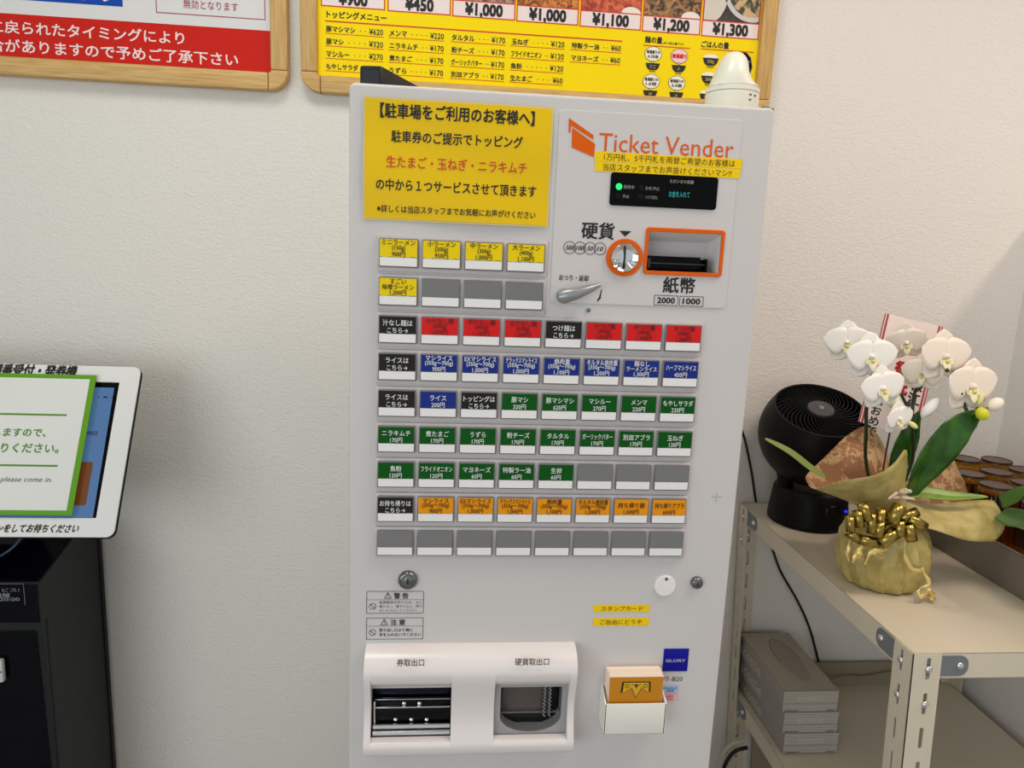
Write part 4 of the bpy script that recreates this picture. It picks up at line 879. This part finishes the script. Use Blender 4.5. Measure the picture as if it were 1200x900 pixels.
q = [P(872, 868, 0.66), P(858, 872, 0.66), P(848, 882, 0.66), P(842, 900, 0.66), P(840, 930, 0.66)]
tag(rebase(G().tube(smooth_path(q), 0.0042, 10).build('power_cord', mat('cord_white', (196, 190, 182), 0.4)), q[-1]), 'white cord looped low between the machine and the rack post', 'cord')
q = [P(876, 876, 0.68), P(862, 880, 0.68), P(853, 890, 0.68), P(847, 905, 0.68), P(845, 930, 0.68)]
tag(rebase(G().tube(smooth_path(q), 0.0045, 10).build('power_cord', MATS['cord_black']), q[-1]), 'black cord looped just inside the white cord beside the rack post', 'cord')

# ------------------------------------------------------------------ tray and amber glasses
tm = mat('tray_steel', (124, 115, 102), 0.35, 0.2)
TX0, TX1, TY0, TY1, TZ = 1.082, 1.343, 0.18, 0.70, SZ+0.0003
tr = root('serving_tray', (1.21, 0.44, TZ), 'long dark metal tray standing on the rack behind the orchid', 'tray')
g = G(); h = 0.076
ou = [(TX0, TY0), (TX1, TY0), (TX1, TY1), (TX0, TY1)]
def rr3(z, i, r=0.012): return [Vector((x, y, z)) for x, y in rrect(TX0+i, TX1-i, TY0+i, TY1-i, max(r-i, 0.003), 5)]
g.grid([rr3(TZ, 0.002), rr3(TZ+0.003, 0), rr3(TZ+h, 0), rr3(TZ+h+0.0012, 0.001), rr3(TZ+h, 0.003), rr3(TZ+0.004, 0.004), rr3(TZ+0.003, 0.006)], 0, True)
b0 = rr3(TZ+0.003, 0.006); g.add(b0, [list(range(len(b0)))]); b1 = rr3(TZ, 0.002); g.add(b1, [list(range(len(b1)))[::-1]])
g.build('pan', tm, tr, 40)
g = G(); g.tube(rr3(TZ+h, -0.0005)+[rr3(TZ+h, -0.0005)[0]], 0.0018, 8); g.build('rolled_rim', mat('rim_steel', (150, 142, 130), 0.25, 0.9), tr)
amb = mat('amber_glass', (244, 186, 74), 0.05, trans=1.0, ior=1.4); ambr = mat('amber_foot', (58, 26, 12), 0.2, spec=0.3); ambt = mat('amber_disc', (92, 76, 70), 0.4)
GZ = TZ+0.0035; GH = 1.035-GZ
spots = [(1.229, 0.630, 'back row, leftmost amber glass upside down in the tray by the wall'), (1.297, 0.622, 'back row, rightmost amber glass upside down in the tray by the wall'), (1.3030, 0.5480, 'amber glass upside down at the right end of the middle row in the tray'),
         (1.157, 0.520, 'amber glass at the left end of the middle row, half hidden by the patterned wrap'), (1.2285, 0.5350, 'amber glass in the centre of the middle row in the tray'), (1.156, 0.4450, 'amber glass in the front row, nearest the orchid wrap in the tray'), (1.236, 0.4600, 'amber glass in the front row, right of the one nearest the orchid'), (1.290, 0.4050, 'amber glass nearest the front at the right, half behind green leaf')]
pg = None
for x, y, lb in spots:
    if pg is None:
        pg = root('amber_glass', (x, y, GZ), lb, 'glass', 'upside down amber glasses in the tray'); L0 = Vector((x, y, GZ))
        G().lathe([(0.0290, 0), (0.0310, 0.0004), (0.0316, 0.002), (0.0318, GH*0.55), (0.0305, GH-0.006), (0.0295, GH-0.002), (0.028, GH-0.002), (0.0, GH-0.003)], 36, Matrix.Translation(L0)).build('bowl', amb, pg, 60)
        G().lathe([(0.0292, 0.001), (0.0299, GH*0.5), (0.0285, GH-0.014), (0.0, GH-0.016)], 36, Matrix.Translation(L0)).build('inner_wall', amb, pg, 60)
        g = G(); g.lathe([(0.0272, GH), (0.0292, GH+0.0016), (0.0302, GH+0.0006), (0.0306, GH-0.003)], 36, Matrix.Translation(L0)); g.build('foot_ring', ambr, pg, 60)
        G().lathe([(0.0278, GH-0.0006), (0.0274, GH+0.0004), (0.0, GH+0.0002)], 36, Matrix.Translation(L0)).build('foot_disc', ambt, pg, 60)
    else:
        n = pg.copy(); COL.objects.link(n); n.location = (x, y, GZ); n['label'] = lb
        for ch in list(pg.children):
            c = ch.copy(); COL.objects.link(c); c.parent = n

# ------------------------------------------------------------------ orchid
OX, OY = 0.868, 0.336
orc = root('potted_orchid', (OX, OY, SZ), 'white moth orchid in a gold wrapped pot with a metallic bow on the rack', 'orchid')
goldp = mat('gold_paper', (186, 168, 104), 0.42)
add_noise_color(goldp, (160, 143, 78), (196, 180, 116), 40, 5, 0.3, (1, 1, 1), 0.3, 0.7); add_bump(goldp, 160, 0.25, 0.0008, 4)
pat = mat('brown_wrap', (196, 150, 90), 0.5)
t, n, l, b = nodes(pat); tc = n.new('ShaderNodeTexCoord'); v1 = n.new('ShaderNodeTexNoise'); v1.inputs['Scale'].default_value = 26; v1.inputs['Detail'].default_value = 1; v1.inputs['Distortion'].default_value = 0.6
v2 = n.new('ShaderNodeTexVoronoi'); v2.inputs['Scale'].default_value = 150; mt = n.new('ShaderNodeMath'); mt.operation = 'MULTIPLY_ADD'; mt.inputs[1].default_value = -0.25
r_ = n.new('ShaderNodeValToRGB'); r_.color_ramp.elements[0].position = 0.34; r_.color_ramp.elements[1].position = 0.42; r_.color_ramp.elements[0].color = (*lin((196, 160, 112)), 1); r_.color_ramp.elements[1].color = (*lin((152, 104, 66)), 1)
l.new(tc.outputs['Object'], v1.inputs['Vector']); l.new(tc.outputs['Object'], v2.inputs['Vector']); l.new(v2.outputs['Distance'], mt.inputs[0]); l.new(v1.outputs['Fac'], mt.inputs[2]); l.new(mt.outputs[0], r_.inputs['Fac']); l.new(r_.outputs['Color'], b.inputs['Base Color'])
# pleated pot wrap
NZ = SZ+0.132
def pl(a, t): 
    w = (a*13/(2*PI)) % 1.0; w = w if w < 0.86 else (1-w)/0.14*0.86
    return 1+0.17*(0.25+0.75*math.sin(PI*min(1, 0.15+t*0.8)))*(w-0.45)
prof = [(0.0, 0.0), (0.053, 0.0), (0.059, 0.002), (0.0655, 0.010), (0.0705, 0.025), (0.0735, 0.045), (0.0738, 0.065), (0.0715, 0.085), (0.065, 0.102), (0.055, 0.116), (0.045, 0.126), (0.040, 0.132)]
g = G(); 
vv = []; N = 234
for j, (r, z) in enumerate(prof):
    for k in range(N):
        a = 2*PI*k/N; tw = a+0.5*z/0.13; q = r*pl(tw, z/0.13); vv.append(Vector((OX+q*math.cos(a), OY+q*math.sin(a), SZ+0.0003+z)))
g.add(vv, [(j*N+k, j*N+(k+1) % N, (j+1)*N+(k+1) % N, (j+1)*N+k) for j in range(len(prof)-1) for k in range(N)], 0, True)
g.build('pot_wrap', goldp, orc, 30)
# paper collar sheets: lofts from the neck to the rim
def loft(bot, rim, bulge=0.0, nj=10, crease=0.0):
    bot = smooth_path(bot, 8); rim = smooth_path(rim, 8)
    def res(pts, n=48):
        L = [0]; 
        for i in range(1, len(pts)): L.append(L[-1]+(pts[i]-pts[i-1]).length)
        out = []; j = 0
        for k in range(n+1):
            s = L[-1]*k/n
            while j < len(L)-2 and L[j+1] < s: j += 1
            t = (s-L[j])/max(L[j+1]-L[j], 1e-9); out.append(pts[j].lerp(pts[j+1], t))
        return out
    B = res(bot); R_ = res(rim); rows = []; ax = Vector((OX, OY, 0))
    for j in range(nj+1):
        t = j/nj; row = []
        for k in range(49):
            p = B[k].lerp(R_[k], t); d = Vector((p.x-OX, p.y-OY, 0))
            if d.length > 1e-6: d.normalize()
            p = p + d*(-bulge*math.sin(PI*t)) + d*(crease*t*math.sin(k*0.55+1.0)*math.sin(PI*k/48)); row.append(p)
        rows.append(row)
    return rows
def sheet_obj(name, rows, mo, mi_, label=None):
    g = G(); g.grid(rows); o = g.build(name, [mo, mi_], orc, 80)
    s = o.modifiers.new('thick', 'SOLIDIFY'); s.thickness = 0.0006; s.offset = 0; s.material_offset = 1; s.material_offset_rim = 0
    return o
def neck(a0, a1, r=0.040, z=NZ-0.006, n=7): return [Vector((OX+r*math.cos(math.radians(a0+(a1-a0)*i/(n-1))), OY+r*math.sin(math.radians(a0+(a1-a0)*i/(n-1))), z)) for i in range(n)]
rimA = [P(1062, 575, 0.44), P(1047, 548, 0.44), P(1032, 515, 0.45), P(1018, 500, 0.455), P(1000, 506, 0.45), P(972, 528, 0.435), P(952, 551, 0.40), P(945, 562, 0.36), P(952, 573, 0.315), P(975, 567, 0.275), P(1003, 561, 0.250), P(1028, 556, 0.240), P(1048, 543, 0.245), P(1062, 526, 0.262), P(1063, 552, 0.29)]
sheet_obj('inner_collar', loft(neck(55, 345), rimA, 0.012, 12, 0.003), goldp, pat)
rimC = [P(1066, 560, 0.47), P(1085, 552, 0.475), P(1110, 533, 0.48), P(1126, 556, 0.47), P(1137, 585, 0.45), P(1146, 598, 0.43)]
sheet_obj('back_collar', loft(neck(80, 10), rimC, 0.006, 10, 0.002), pat, goldp)
rimD = [P(1062, 590, 0.33), P(1090, 592, 0.345), P(1130, 590, 0.345), P(1165, 589, 0.335), P(1172, 622, 0.300), P(1158, 638, 0.280), P(1125, 630, 0.270), P(1090, 618, 0.268)]
rows = []
topD = smooth_path([P(1052, 590, 0.325), P(1062, 586, 0.33), P(1090, 589, 0.345), P(1130, 588.5, 0.345), P(1165, 588, 0.335)], 6)
botD = smooth_path([P(1050, 608, 0.265), P(1062, 612, 0.262), P(1090, 620, 0.262), P(1130, 634, 0.272), P(1166, 632, 0.285)], 6)
for j in range(11):
    t = j/10; row = []
    for k in range(len(topD)):
        p = topD[k].lerp(botD[k], t); s_ = k/(len(topD)-1)
        p += Vector((0.010*math.sin(PI*t)*max(0, s_-0.75)*4, -0.012*math.sin(PI*t)*(0.3+0.7*s_), 0.004*math.sin(s_*9+t*2)*s_)); row.append(p)
    rows.append(row)
sheet_obj('folded_flap', rows, pat, goldp)
# moss / potting
g = G(); g.lathe([(0, 0.004), (0.02, 0.006), (0.034, 0.0), (0.038, -0.008)], 20, Matrix.Translation((OX, OY, NZ+0.004))); g.build('potting_bark', mat('bark', (74, 54, 38), 0.9), orc)
g = G(); random.seed(3)
for i in range(7):
    c = P(1052+random.uniform(-9, 9), 580+random.uniform(-5, 6), 0.27+random.uniform(0, 0.012)); pts = [c, c+Vector((random.uniform(-.008, .008), -0.004, random.uniform(0.002, .010))), c+Vector((random.uniform(-.014, .014), -0.006, random.uniform(-0.004, .010)))]
    g.tube(smooth_path(pts, 4), [0.0028, 0.0034, 0.0034, 0.0034, 0.003, 0.003, 0.0028, 0.0024, 0.002], 6)
g.build('pale_tissue', mat('tissue_pale', (214, 190, 170), 0.7), orc)
# ribbons
gold_r = mat('gold_ribbon', (158, 138, 72), 0.26, 1.0); gold_c = mat('gold_curl', (232, 208, 132), 0.25, 0.4)
def ribbon(pts, w, nrm=None, taper=False):
    pts = smooth_path(pts, 6) if len(pts) < 30 else pts; rows = []
    for i, p in enumerate(pts):
        t = (pts[min(i+1, len(pts)-1)]-pts[max(i-1, 0)]).normalized(); nn = Vector(nrm(i/(len(pts)-1)) if callable(nrm) else nrm).normalized()
        s = t.cross(nn); s = s.normalized() if s.length > 1e-6 else Vector((1, 0, 0)); ww = w*(1-0.7*i/len(pts)) if taper else w
        rows.append([p-s*ww/2, p, p+s*ww/2])
    g = G(); g.grid(rows); return g
bow = G().lathe([(0, -0.006), (0.007, -0.003), (0.008, 0.002), (0, 0.006)], 12, Matrix.Translation(P(1040, 612, 0.272))).build('ribbon_bow', gold_r, orc)
LOOPS = [(996, 614, 95, .026, .011), (1006, 608, 100, .028, .012), (1014, 600, 112, .030, .013), (1021, 613, 92, .034, .012), (1032, 607, 88, .032, .013), (1049, 602, 62, .034, .017), (1018, 634, 168, .034, .013), (1040, 630, 215, .036, .018), (1054, 619, 268, .026, .013), (1066, 624, 285, .030, .014), (1064, 604, 20, .034, .013), (1074, 612, 330, .034, .013), (1000, 628, 150, .024, .011), (1030, 620, 250, .026, .013)]
for (u, v, ang, L_, w) in LOOPS:
    L_ *= 1.55; w *= 1.15
    c = P(u, v, 0.252+0.004*math.sin(u)); a = math.radians(ang); d = (RT*math.cos(a)+UP*math.sin(a)).normalized(); sd = (RT*-math.sin(a)+UP*math.cos(a)).normalized(); nn = -FW
    # a loop: closed teardrop whose ribbon width runs along d and whose curl shows as a little drum
    g = G(); g.grid([[p-d*L_*0.31, p, p+d*L_*0.31] for p in [c + sd*(w*0.55*math.cos(2*PI*i/26)) + nn*(w*0.55*math.sin(2*PI*i/26)) for i in range(27)]])
    o = g.build('loop', gold_r, bow, 80); s = o.modifiers.new('thick', 'SOLIDIFY'); s.thickness = 0.0005
def curl(pts, w, name='curled_tail', nrm=None):
    g = ribbon(pts, w*1.5, nrm or (lambda t: -FW+RT*math.sin(t*9)*0.8)); o = g.build(name, gold_c, orc, 80); s = o.modifiers.new('thick', 'SOLIDIFY'); s.thickness = 0.0003
curl([P(1063, 632, 0.250), P(1061, 645, 0.248), P(1062, 655, 0.248), P(1068, 666, 0.249), P(1078, 669, 0.252), P(1083, 668, 0.255)], 0.0045)
curl([P(1081, 665, 0.255), P(1084, 672, 0.25), P(1088, 680, 0.247), P(1087, 686, 0.247), P(1081, 689, 0.25), P(1077, 692, 0.25)], 0.0045)
curl([P(1076, 691, 0.25), P(1080, 699, 0.245), P(1086, 697, 0.250), P(1088, 692, 0.262), P(1091, 697, 0.255), P(1093, 702, 0.245), P(1096, 698, 0.25), P(1092, 692, 0.262)], 0.006)
curl([P(997, 632, 0.258), P(995, 640, 0.256), P(993, 648, 0.255), P(996, 658, 0.256)], 0.0045)
curl([P(1012, 640, 0.252), P(1006, 648, 0.250), P(1000, 660, 0.252)], 0.008)
curl([P(1040, 641, 0.250), P(1032, 645, 0.245), P(1025, 646, 0.245), P(1020, 650, 0.246), P(1014, 662, 0.249)], 0.007)
g = G()
for u, v in ((1028, 650), (1006, 652)):
    c = P(u, v, 0.247); pts = [c+RT*0.0045*math.cos(i*0.55)+UP*0.0045*math.sin(i*0.55)-FW*0.0006*i for i in range(16)]
    q = ribbon(pts, 0.004, lambda t: RT*math.cos(t*8)+UP*math.sin(t*8)); g.add(q.v, q.f, 0, True)
o = g.build('ribbon_coil', gold_c, orc, 80); s = o.modifiers.new('thick', 'SOLIDIFY'); s.thickness = 0.0003
# leaves
def leaf(name, pts, widths, nrm, m_, parent, fold=0.18):
    pts = smooth_path(pts, 8); n = len(pts); rows = []
    for i, p in enumerate(pts):
        t = i/(n-1); tt = (pts[min(i+1, n-1)]-pts[max(i-1, 0)]).normalized(); nn = Vector(nrm).normalized(); s = tt.cross(nn).normalized(); nn = s.cross(tt)
        f_ = t*(len(widths)-1); k = min(int(f_), len(widths)-2); w = widths[k]+(widths[k+1]-widths[k])*(f_-k)
        rows.append([p+s*w*x+nn*(w*fold*abs(x)**1.3) for x in (-1, -0.72, -0.4, -0.12, 0, 0.12, 0.4, 0.72, 1)])
    g = G(); g.grid(rows); o = g.build(name, m_, parent, 80); s = o.modifiers.new('thick', 'SOLIDIFY'); s.thickness = 0.0012; return o
lf_d = mat('leaf_dark', (28, 78, 26), 0.28, coat=0.2); lf_l = mat('leaf_light', (104, 140, 34), 0.35); lf_m = mat('leaf_mid', (70, 104, 44), 0.35)
add_noise_color(lf_d, (20, 62, 10), (46, 96, 20), 30, 3, 0.3); add_noise_color(lf_l, (92, 128, 26), (128, 160, 52), 30, 3, 0.3)
leaf('leaf', [P(1066, 582, 0.32), P(1080, 556, 0.31), P(1100, 528, 0.30), P(1123, 502, 0.295), P(1149, 482, 0.30)], [0.010, 0.021, 0.0285, 0.031, 0.030, 0.026, 0.016, 0.004], (0.35, -1, 0.75), lf_d, orc)
leaf('leaf', [P(1048, 556, 0.37), P(1055, 535, 0.37), P(1066, 508, 0.37), P(1078, 482, 0.375)], [0.010, 0.017, 0.022, 0.0225, 0.019, 0.010, 0.003], (0.1, -1, 0.3), lf_d, orc)
leaf('leaf', [P(1052, 578, 0.33), P(1080, 577, 0.325), P(1115, 581, 0.32), P(1158, 582, 0.315)], [0.008, 0.0115, 0.0130, 0.0125, 0.010, 0.006, 0.001], (0.05, -0.62, 0.78), lf_l, orc)
leaf('leaf', [P(968, 559, 0.33), P(950, 548, 0.325), P(925, 529, 0.32), P(897, 514, 0.32)], [0.002, 0.005, 0.0068, 0.0070, 0.0062, 0.0045, 0.002], (0.15, -0.8, 0.7), mat('leaf_pale', (126, 146, 70), 0.4), orc)
# stems and stake
stem_m = mat('stem_green', (36, 54, 24), 0.45); stake_m = mat('stake_brown', (64, 38, 34), 0.6)
def tube_part(name, pts, r, m_): return G().tube(smooth_path(pts), r, 8).build(name, m_, orc)
tube_part('flower_stem', [Vector((OX-0.015, OY+0.01, NZ)), P(1015, 543, 0.365), P(1015, 505, 0.35), P(1016, 470, 0.34), P(1022, 440, 0.335), P(1030, 425, 0.33), P(1010, 408, 0.345), P(996, 404, 0.36)], 0.0032, stem_m)
tube_part('flower_stem', [Vector((OX+0.01, OY+0.01, NZ)), P(1069, 540, 0.36), P(1069, 490, 0.355), P(1072, 460, 0.375), P(1084, 436, 0.375), P(1104, 424, 0.355), P(1118, 432, 0.325), P(1128, 452, 0.315), P(1129, 470, 0.31), P(1136, 488, 0.30), P(1143, 501, 0.295)], 0.0030, stem_m)
tube_part('flower_stem', [P(1069, 490, 0.345), P(1062, 474, 0.345), P(1056, 462, 0.34)], 0.0026, stem_m)
tube_part('support_stake', [Vector((OX+0.0, OY+0.02, NZ)), P(1035, 552, 0.40), P(1043, 505, 0.42)], 0.0016, stake_m)
# flowers
pet_m = mat('petal_white', (246, 243, 238), 0.55); pet_c = mat('petal_cream', (240, 228, 214), 0.55); lip_m = mat('lip_pale', (236, 230, 196), 0.5); lip_y = mat('lip_yellow', (228, 214, 120), 0.5)
def petal(L, Wd, ang, base=0.0, cup=0.18, n=9, wide=0.55, tilt=0.0):
    rows = []; a = math.radians(ang); d = Vector((math.cos(a), math.sin(a), 0)); s = Vector((-math.sin(a), math.cos(a), 0))
    for i in range(n+1):
        t = i/n; w = Wd*(math.sin(PI*min(1, t**wide*0.97+0.03)))**0.62 if 0 < t < 1 else Wd*0.16*(1-t)
        rows.append([d*(base+L*t)+s*(w*x)+Vector((0, 0, cup*L*(0.9*t*(1-t)) - cup*0.35*w*x*x + tilt*L*t)) for x in (-1, -0.66, -0.33, 0, 0.33, 0.66, 1)])
    return rows
def flower(u, v, y, size, nrm, roll=0, cream=False, openness=1.0, seed=0):
    c = P(u, v, y); nn = Vector(nrm).normalized(); upv = (Vector((0, 0, 1))-nn*nn.z).normalized(); rt_ = upv.cross(nn)
    Mx = Matrix.Identity(4)
    for i in range(3): Mx[i][0] = rt_[i]; Mx[i][1] = upv[i]; Mx[i][2] = nn[i]; Mx[i][3] = c[i]
    Mx = Mx @ Matrix.Rotation(math.radians(roll), 4, 'Z') @ Matrix.Scale(size*1.1, 4)
    pm = pet_c if cream else pet_m; rd = random.Random(seed); J = lambda k: rd.uniform(-k, k)
    g = G(); g.lathe([(0, -0.12), (0.05, -0.08), (0.07, 0.0), (0.05, 0.06), (0.035, 0.12), (0, 0.15)], 10, Mx @ Matrix.Translation((0, 0.03, 0)))
    fo = g.build('flower', pm, orc, 80)
    def part(nm, rows, m_):
        q = G(); q.grid([[Mx @ p for p in r] for r in rows]); o = q.build(nm, m_, fo, 80)
        s = o.modifiers.new('thick', 'SOLIDIFY'); s.thickness = 0.0007
    part('sepal', [[p+Vector((0, 0, -0.05)) for p in r] for r in petal(0.55, 0.26, 90+J(5), 0, 0.12, wide=0.75)], pm)
    for a in (222, 318): part('sepal', [[p+Vector((0, 0, -0.05)) for p in r] for r in petal(0.52, 0.24, a+J(6), 0, 0.14, wide=0.8)], pm)
    for a, sg_ in ((12, 1), (168, -1)): part('petal', [[p+Vector((0, 0, 0.02)) for p in r] for r in petal(0.53*openness, 0.345, a+sg_*8+J(5), 0.02, 0.13, wide=0.60, tilt=0.12*(1-openness)*4)], pm)
    q = []
    for a in (200, 340): q.append(petal(0.16, 0.075, a+25*(1 if a < 270 else -1), 0.02, -0.2, 6, 0.8, 0.55))
    part('lip', [[p+Vector((0, -0.02, 0.03)) for p in r] for r in petal(0.26, 0.085, 270, 0.0, 0.5, 8, 0.75, 0.35)], lip_m)
    for r in q: part('lip_lobe', r, lip_m)
    b_ = G(); b_.lathe([(0, -0.05), (0.045, -0.02), (0.05, 0.02), (0, 0.05)], 10, Mx @ Matrix.Translation((0, -0.065, 0.09)) @ Matrix.Scale(0.9, 4)); b_.build('throat', lip_y, fo, 80)
    return fo
flower(993, 402, 0.360, 0.066, (-0.55, -0.8, 0.0), 8, False, 1, 1)
flower(1021, 419, 0.325, 0.073, (-0.12, -1, 0.0), 4, False, 1, 2)
flower(1034, 456, 0.315, 0.069, (0.05, -1, 0.02), 10, False, 1, 3)
flower(1053, 491, 0.305, 0.053, (0.25, -1, -0.05), 12, False, 0.9, 4)
flower(1062, 402, 0.365, 0.064, (-0.35, -0.9, -0.25), 10, True, 0.9, 5)
flower(1107, 419, 0.320, 0.080, (0.02, -1, 0.05), 2, True, 1, 6)
flower(1081, 438, 0.345, 0.062, (-0.75, -0.65, 0.0), 6, True, 0.95, 7)
flower(1138, 454, 0.305, 0.083, (0.08, -1, 0.02), 0, True, 1, 8)
def bud(u, v, y, L, r, ang, m_):
    d = (RT*math.cos(math.radians(ang))+UP*math.sin(math.radians(ang))-FW*0.2).normalized(); Mx = Matrix.Translation(P(u, v, y)) @ d.to_track_quat('Z', 'Y').to_matrix().to_4x4()
    g = G(); g.lathe([(0, -L*0.5), (r*0.55, -L*0.40), (r*0.92, -L*0.18), (r, 0.05*L), (r*0.8, L*0.3), (r*0.4, L*0.45), (0, L*0.5)], 18, Mx); return g.build('bud', m_, orc, 80)
bud(1166, 474, 0.295, 0.030, 0.0105, 35, pet_c)
b1 = bud(1151, 485, 0.285, 0.024, 0.0105, 300, mat('bud_lime', (204, 206, 44), 0.45)); b1['label'] = 'lime yellow half-open bud'
bud(1148, 468, 0.30, 0.026, 0.0055, 80, mat('bud_cream', (226, 222, 150), 0.5))
bud(1047, 470, 0.325, 0.030, 0.011, 100, mat('bud_pale', (236, 236, 206), 0.5))
bud(1090, 478, 0.33, 0.044, 0.010, 52, pet_m)
bud(1070, 498, 0.30, 0.018, 0.0045, 320, mat('bud_cream', (0, 0, 0)))
g = G()
for u, v in ((1110, 434), (1126, 461), (1142, 494), (1066, 474), (1146, 479)): g.lathe([(0, -0.004), (0.0032, -0.002), (0.0036, 0.001), (0, 0.004)], 10, Matrix.Translation(P(u, v, 0.303)))
g.build('stem_nodes', stem_m, orc)
g = G()
for a, b in (((1145, 481), (1158, 478)), ((1139, 486), (1150, 478)), ((1136, 498), (1139, 508))): g.tube([P(*a, 0.296), P((a[0]+b[0])/2, (a[1]+b[1])/2-1, 0.293), P(*b, 0.292)], 0.0014, 6)
g.build('bud_stalks', mat('stalk_green', (70, 100, 40), 0.5), orc)

# gift card standing behind the blossoms
ca, cb2, cc_, cd_ = P(1037, 367, 0.43), P(1105, 383, 0.43), P(1074, 514, 0.415), P(1006, 494, 0.415)
gc = root('gift_card', (cc_+cd_)/2, 'white gift card with red edges and brush lettering standing behind the orchid blossoms', 'card')
def cdp(x, t, d=0.0): 
    q = cd_.lerp(cc_, x).lerp(ca.lerp(cb2, x), t); return q + Vector((0, -d, 0))
g = G(); g.add([cdp(0, 0), cdp(1, 0), cdp(1, 1), cdp(0, 1), cdp(0, 0, -0.0008), cdp(1, 0, -0.0008), cdp(1, 1, -0.0008), cdp(0, 1, -0.0008)], [(0, 1, 2, 3), (5, 4, 7, 6), (0, 4, 5, 1), (1, 5, 6, 2), (2, 6, 7, 3), (3, 7, 4, 0)])
g.build('card_sheet', mat('card_white', (240, 226, 222), 0.55), gc)
g = G()
for x0, x1 in ((0.0, 0.02), (0.04, 0.075), (0.925, 0.96), (0.98, 1.0)): g.add([cdp(x0, 0.0, 0.0004), cdp(x1, 0, 0.0004), cdp(x1, 1, 0.0004), cdp(x0, 1, 0.0004)], [(0, 1, 2, 3)])
g.build('red_edges', mat('edge_red', (178, 74, 80), 0.6), gc)
g = G(); 
def cdt(g, s_, x0, x1, t0, t1, bold): text(g, s_, x0, x1, t0, t1, 0, 0, bold, lambda p, q: cdp(p, q, 0.0006))
cdt(g, '御', 0.38, 0.66, 0.49, 0.62, 0.03); cdt(g, '祝', 0.38, 0.66, 0.34, 0.47, 0.03); g.build('red_lettering', mat('card_red_ink', (176, 24, 44), 0.6), gc)
g = G()
for i, s_ in enumerate('開店おめで'): cdt(g, s_, 0.16, 0.32, 0.24-i*0.095+0.05, 0.32-i*0.095+0.05, 0.01)
for i, s_ in enumerate('様江'): cdt(g, s_, 0.70, 0.90, 0.40-i*0.12, 0.50-i*0.12, 0.02)
g.build('black_lettering', ink, gc)

# second plant at the right edge of the rack: only its forward leaves reach into view
px_, py_ = 1.150, 0.215
# it stands in a small brown pot in front of the tray
p2 = root('leafy_plant', (px_+0.02, py_-0.075, SZ), 'green leaves of a small potted plant at the right end of the rack', 'plant')
bx_, by_ = px_+0.02, py_-0.075
G().lathe([(0, 0), (0.026, 0), (0.029, 0.003), (0.035, 0.052), (0.037, 0.053), (0.037, 0.060), (0.033, 0.060), (0.031, 0.050), (0, 0.050)], 32, Matrix.Translation((bx_, by_, SZ+0.0003))).build('pot', mat('pot_brown', (120, 78, 54), 0.6), p2, 50)
tip = [P(1172, 577, 0.30), P(1185, 581, 0.27), P(1204, 584, 0.235)]
lf2 = lf_m
leaf('leaf', [Vector((bx_, by_, SZ+0.05)), P(1250, 650, 0.17), P(1228, 628, 0.21), P(1200, 613, 0.26), P(1172, 602, 0.30)], [0.004, 0.012, 0.019, 0.024, 0.026, 0.025, 0.015], (-0.1, -0.8, 0.6), lf2, p2)
leaf('leaf', [Vector((bx_, by_, SZ+0.05)), P(1252, 590, 0.18), P(1226, 572, 0.23), P(1200, 577, 0.27), P(1173, 589, 0.303)], [0.004, 0.008, 0.011, 0.0125, 0.013, 0.013, 0.011], (-0.1, -0.7, 0.7), lf2, p2)
leaf('leaf', [Vector((bx_, by_, SZ+0.05)), Vector((bx_+0.05, by_-0.01, SZ+0.12)), Vector((bx_+0.12, by_-0.02, SZ+0.15))], [0.004, 0.014, 0.016, 0.010, 0.003], (0.1, -0.7, 0.7), lf2, p2)

bpy.data.objects.remove(_to)
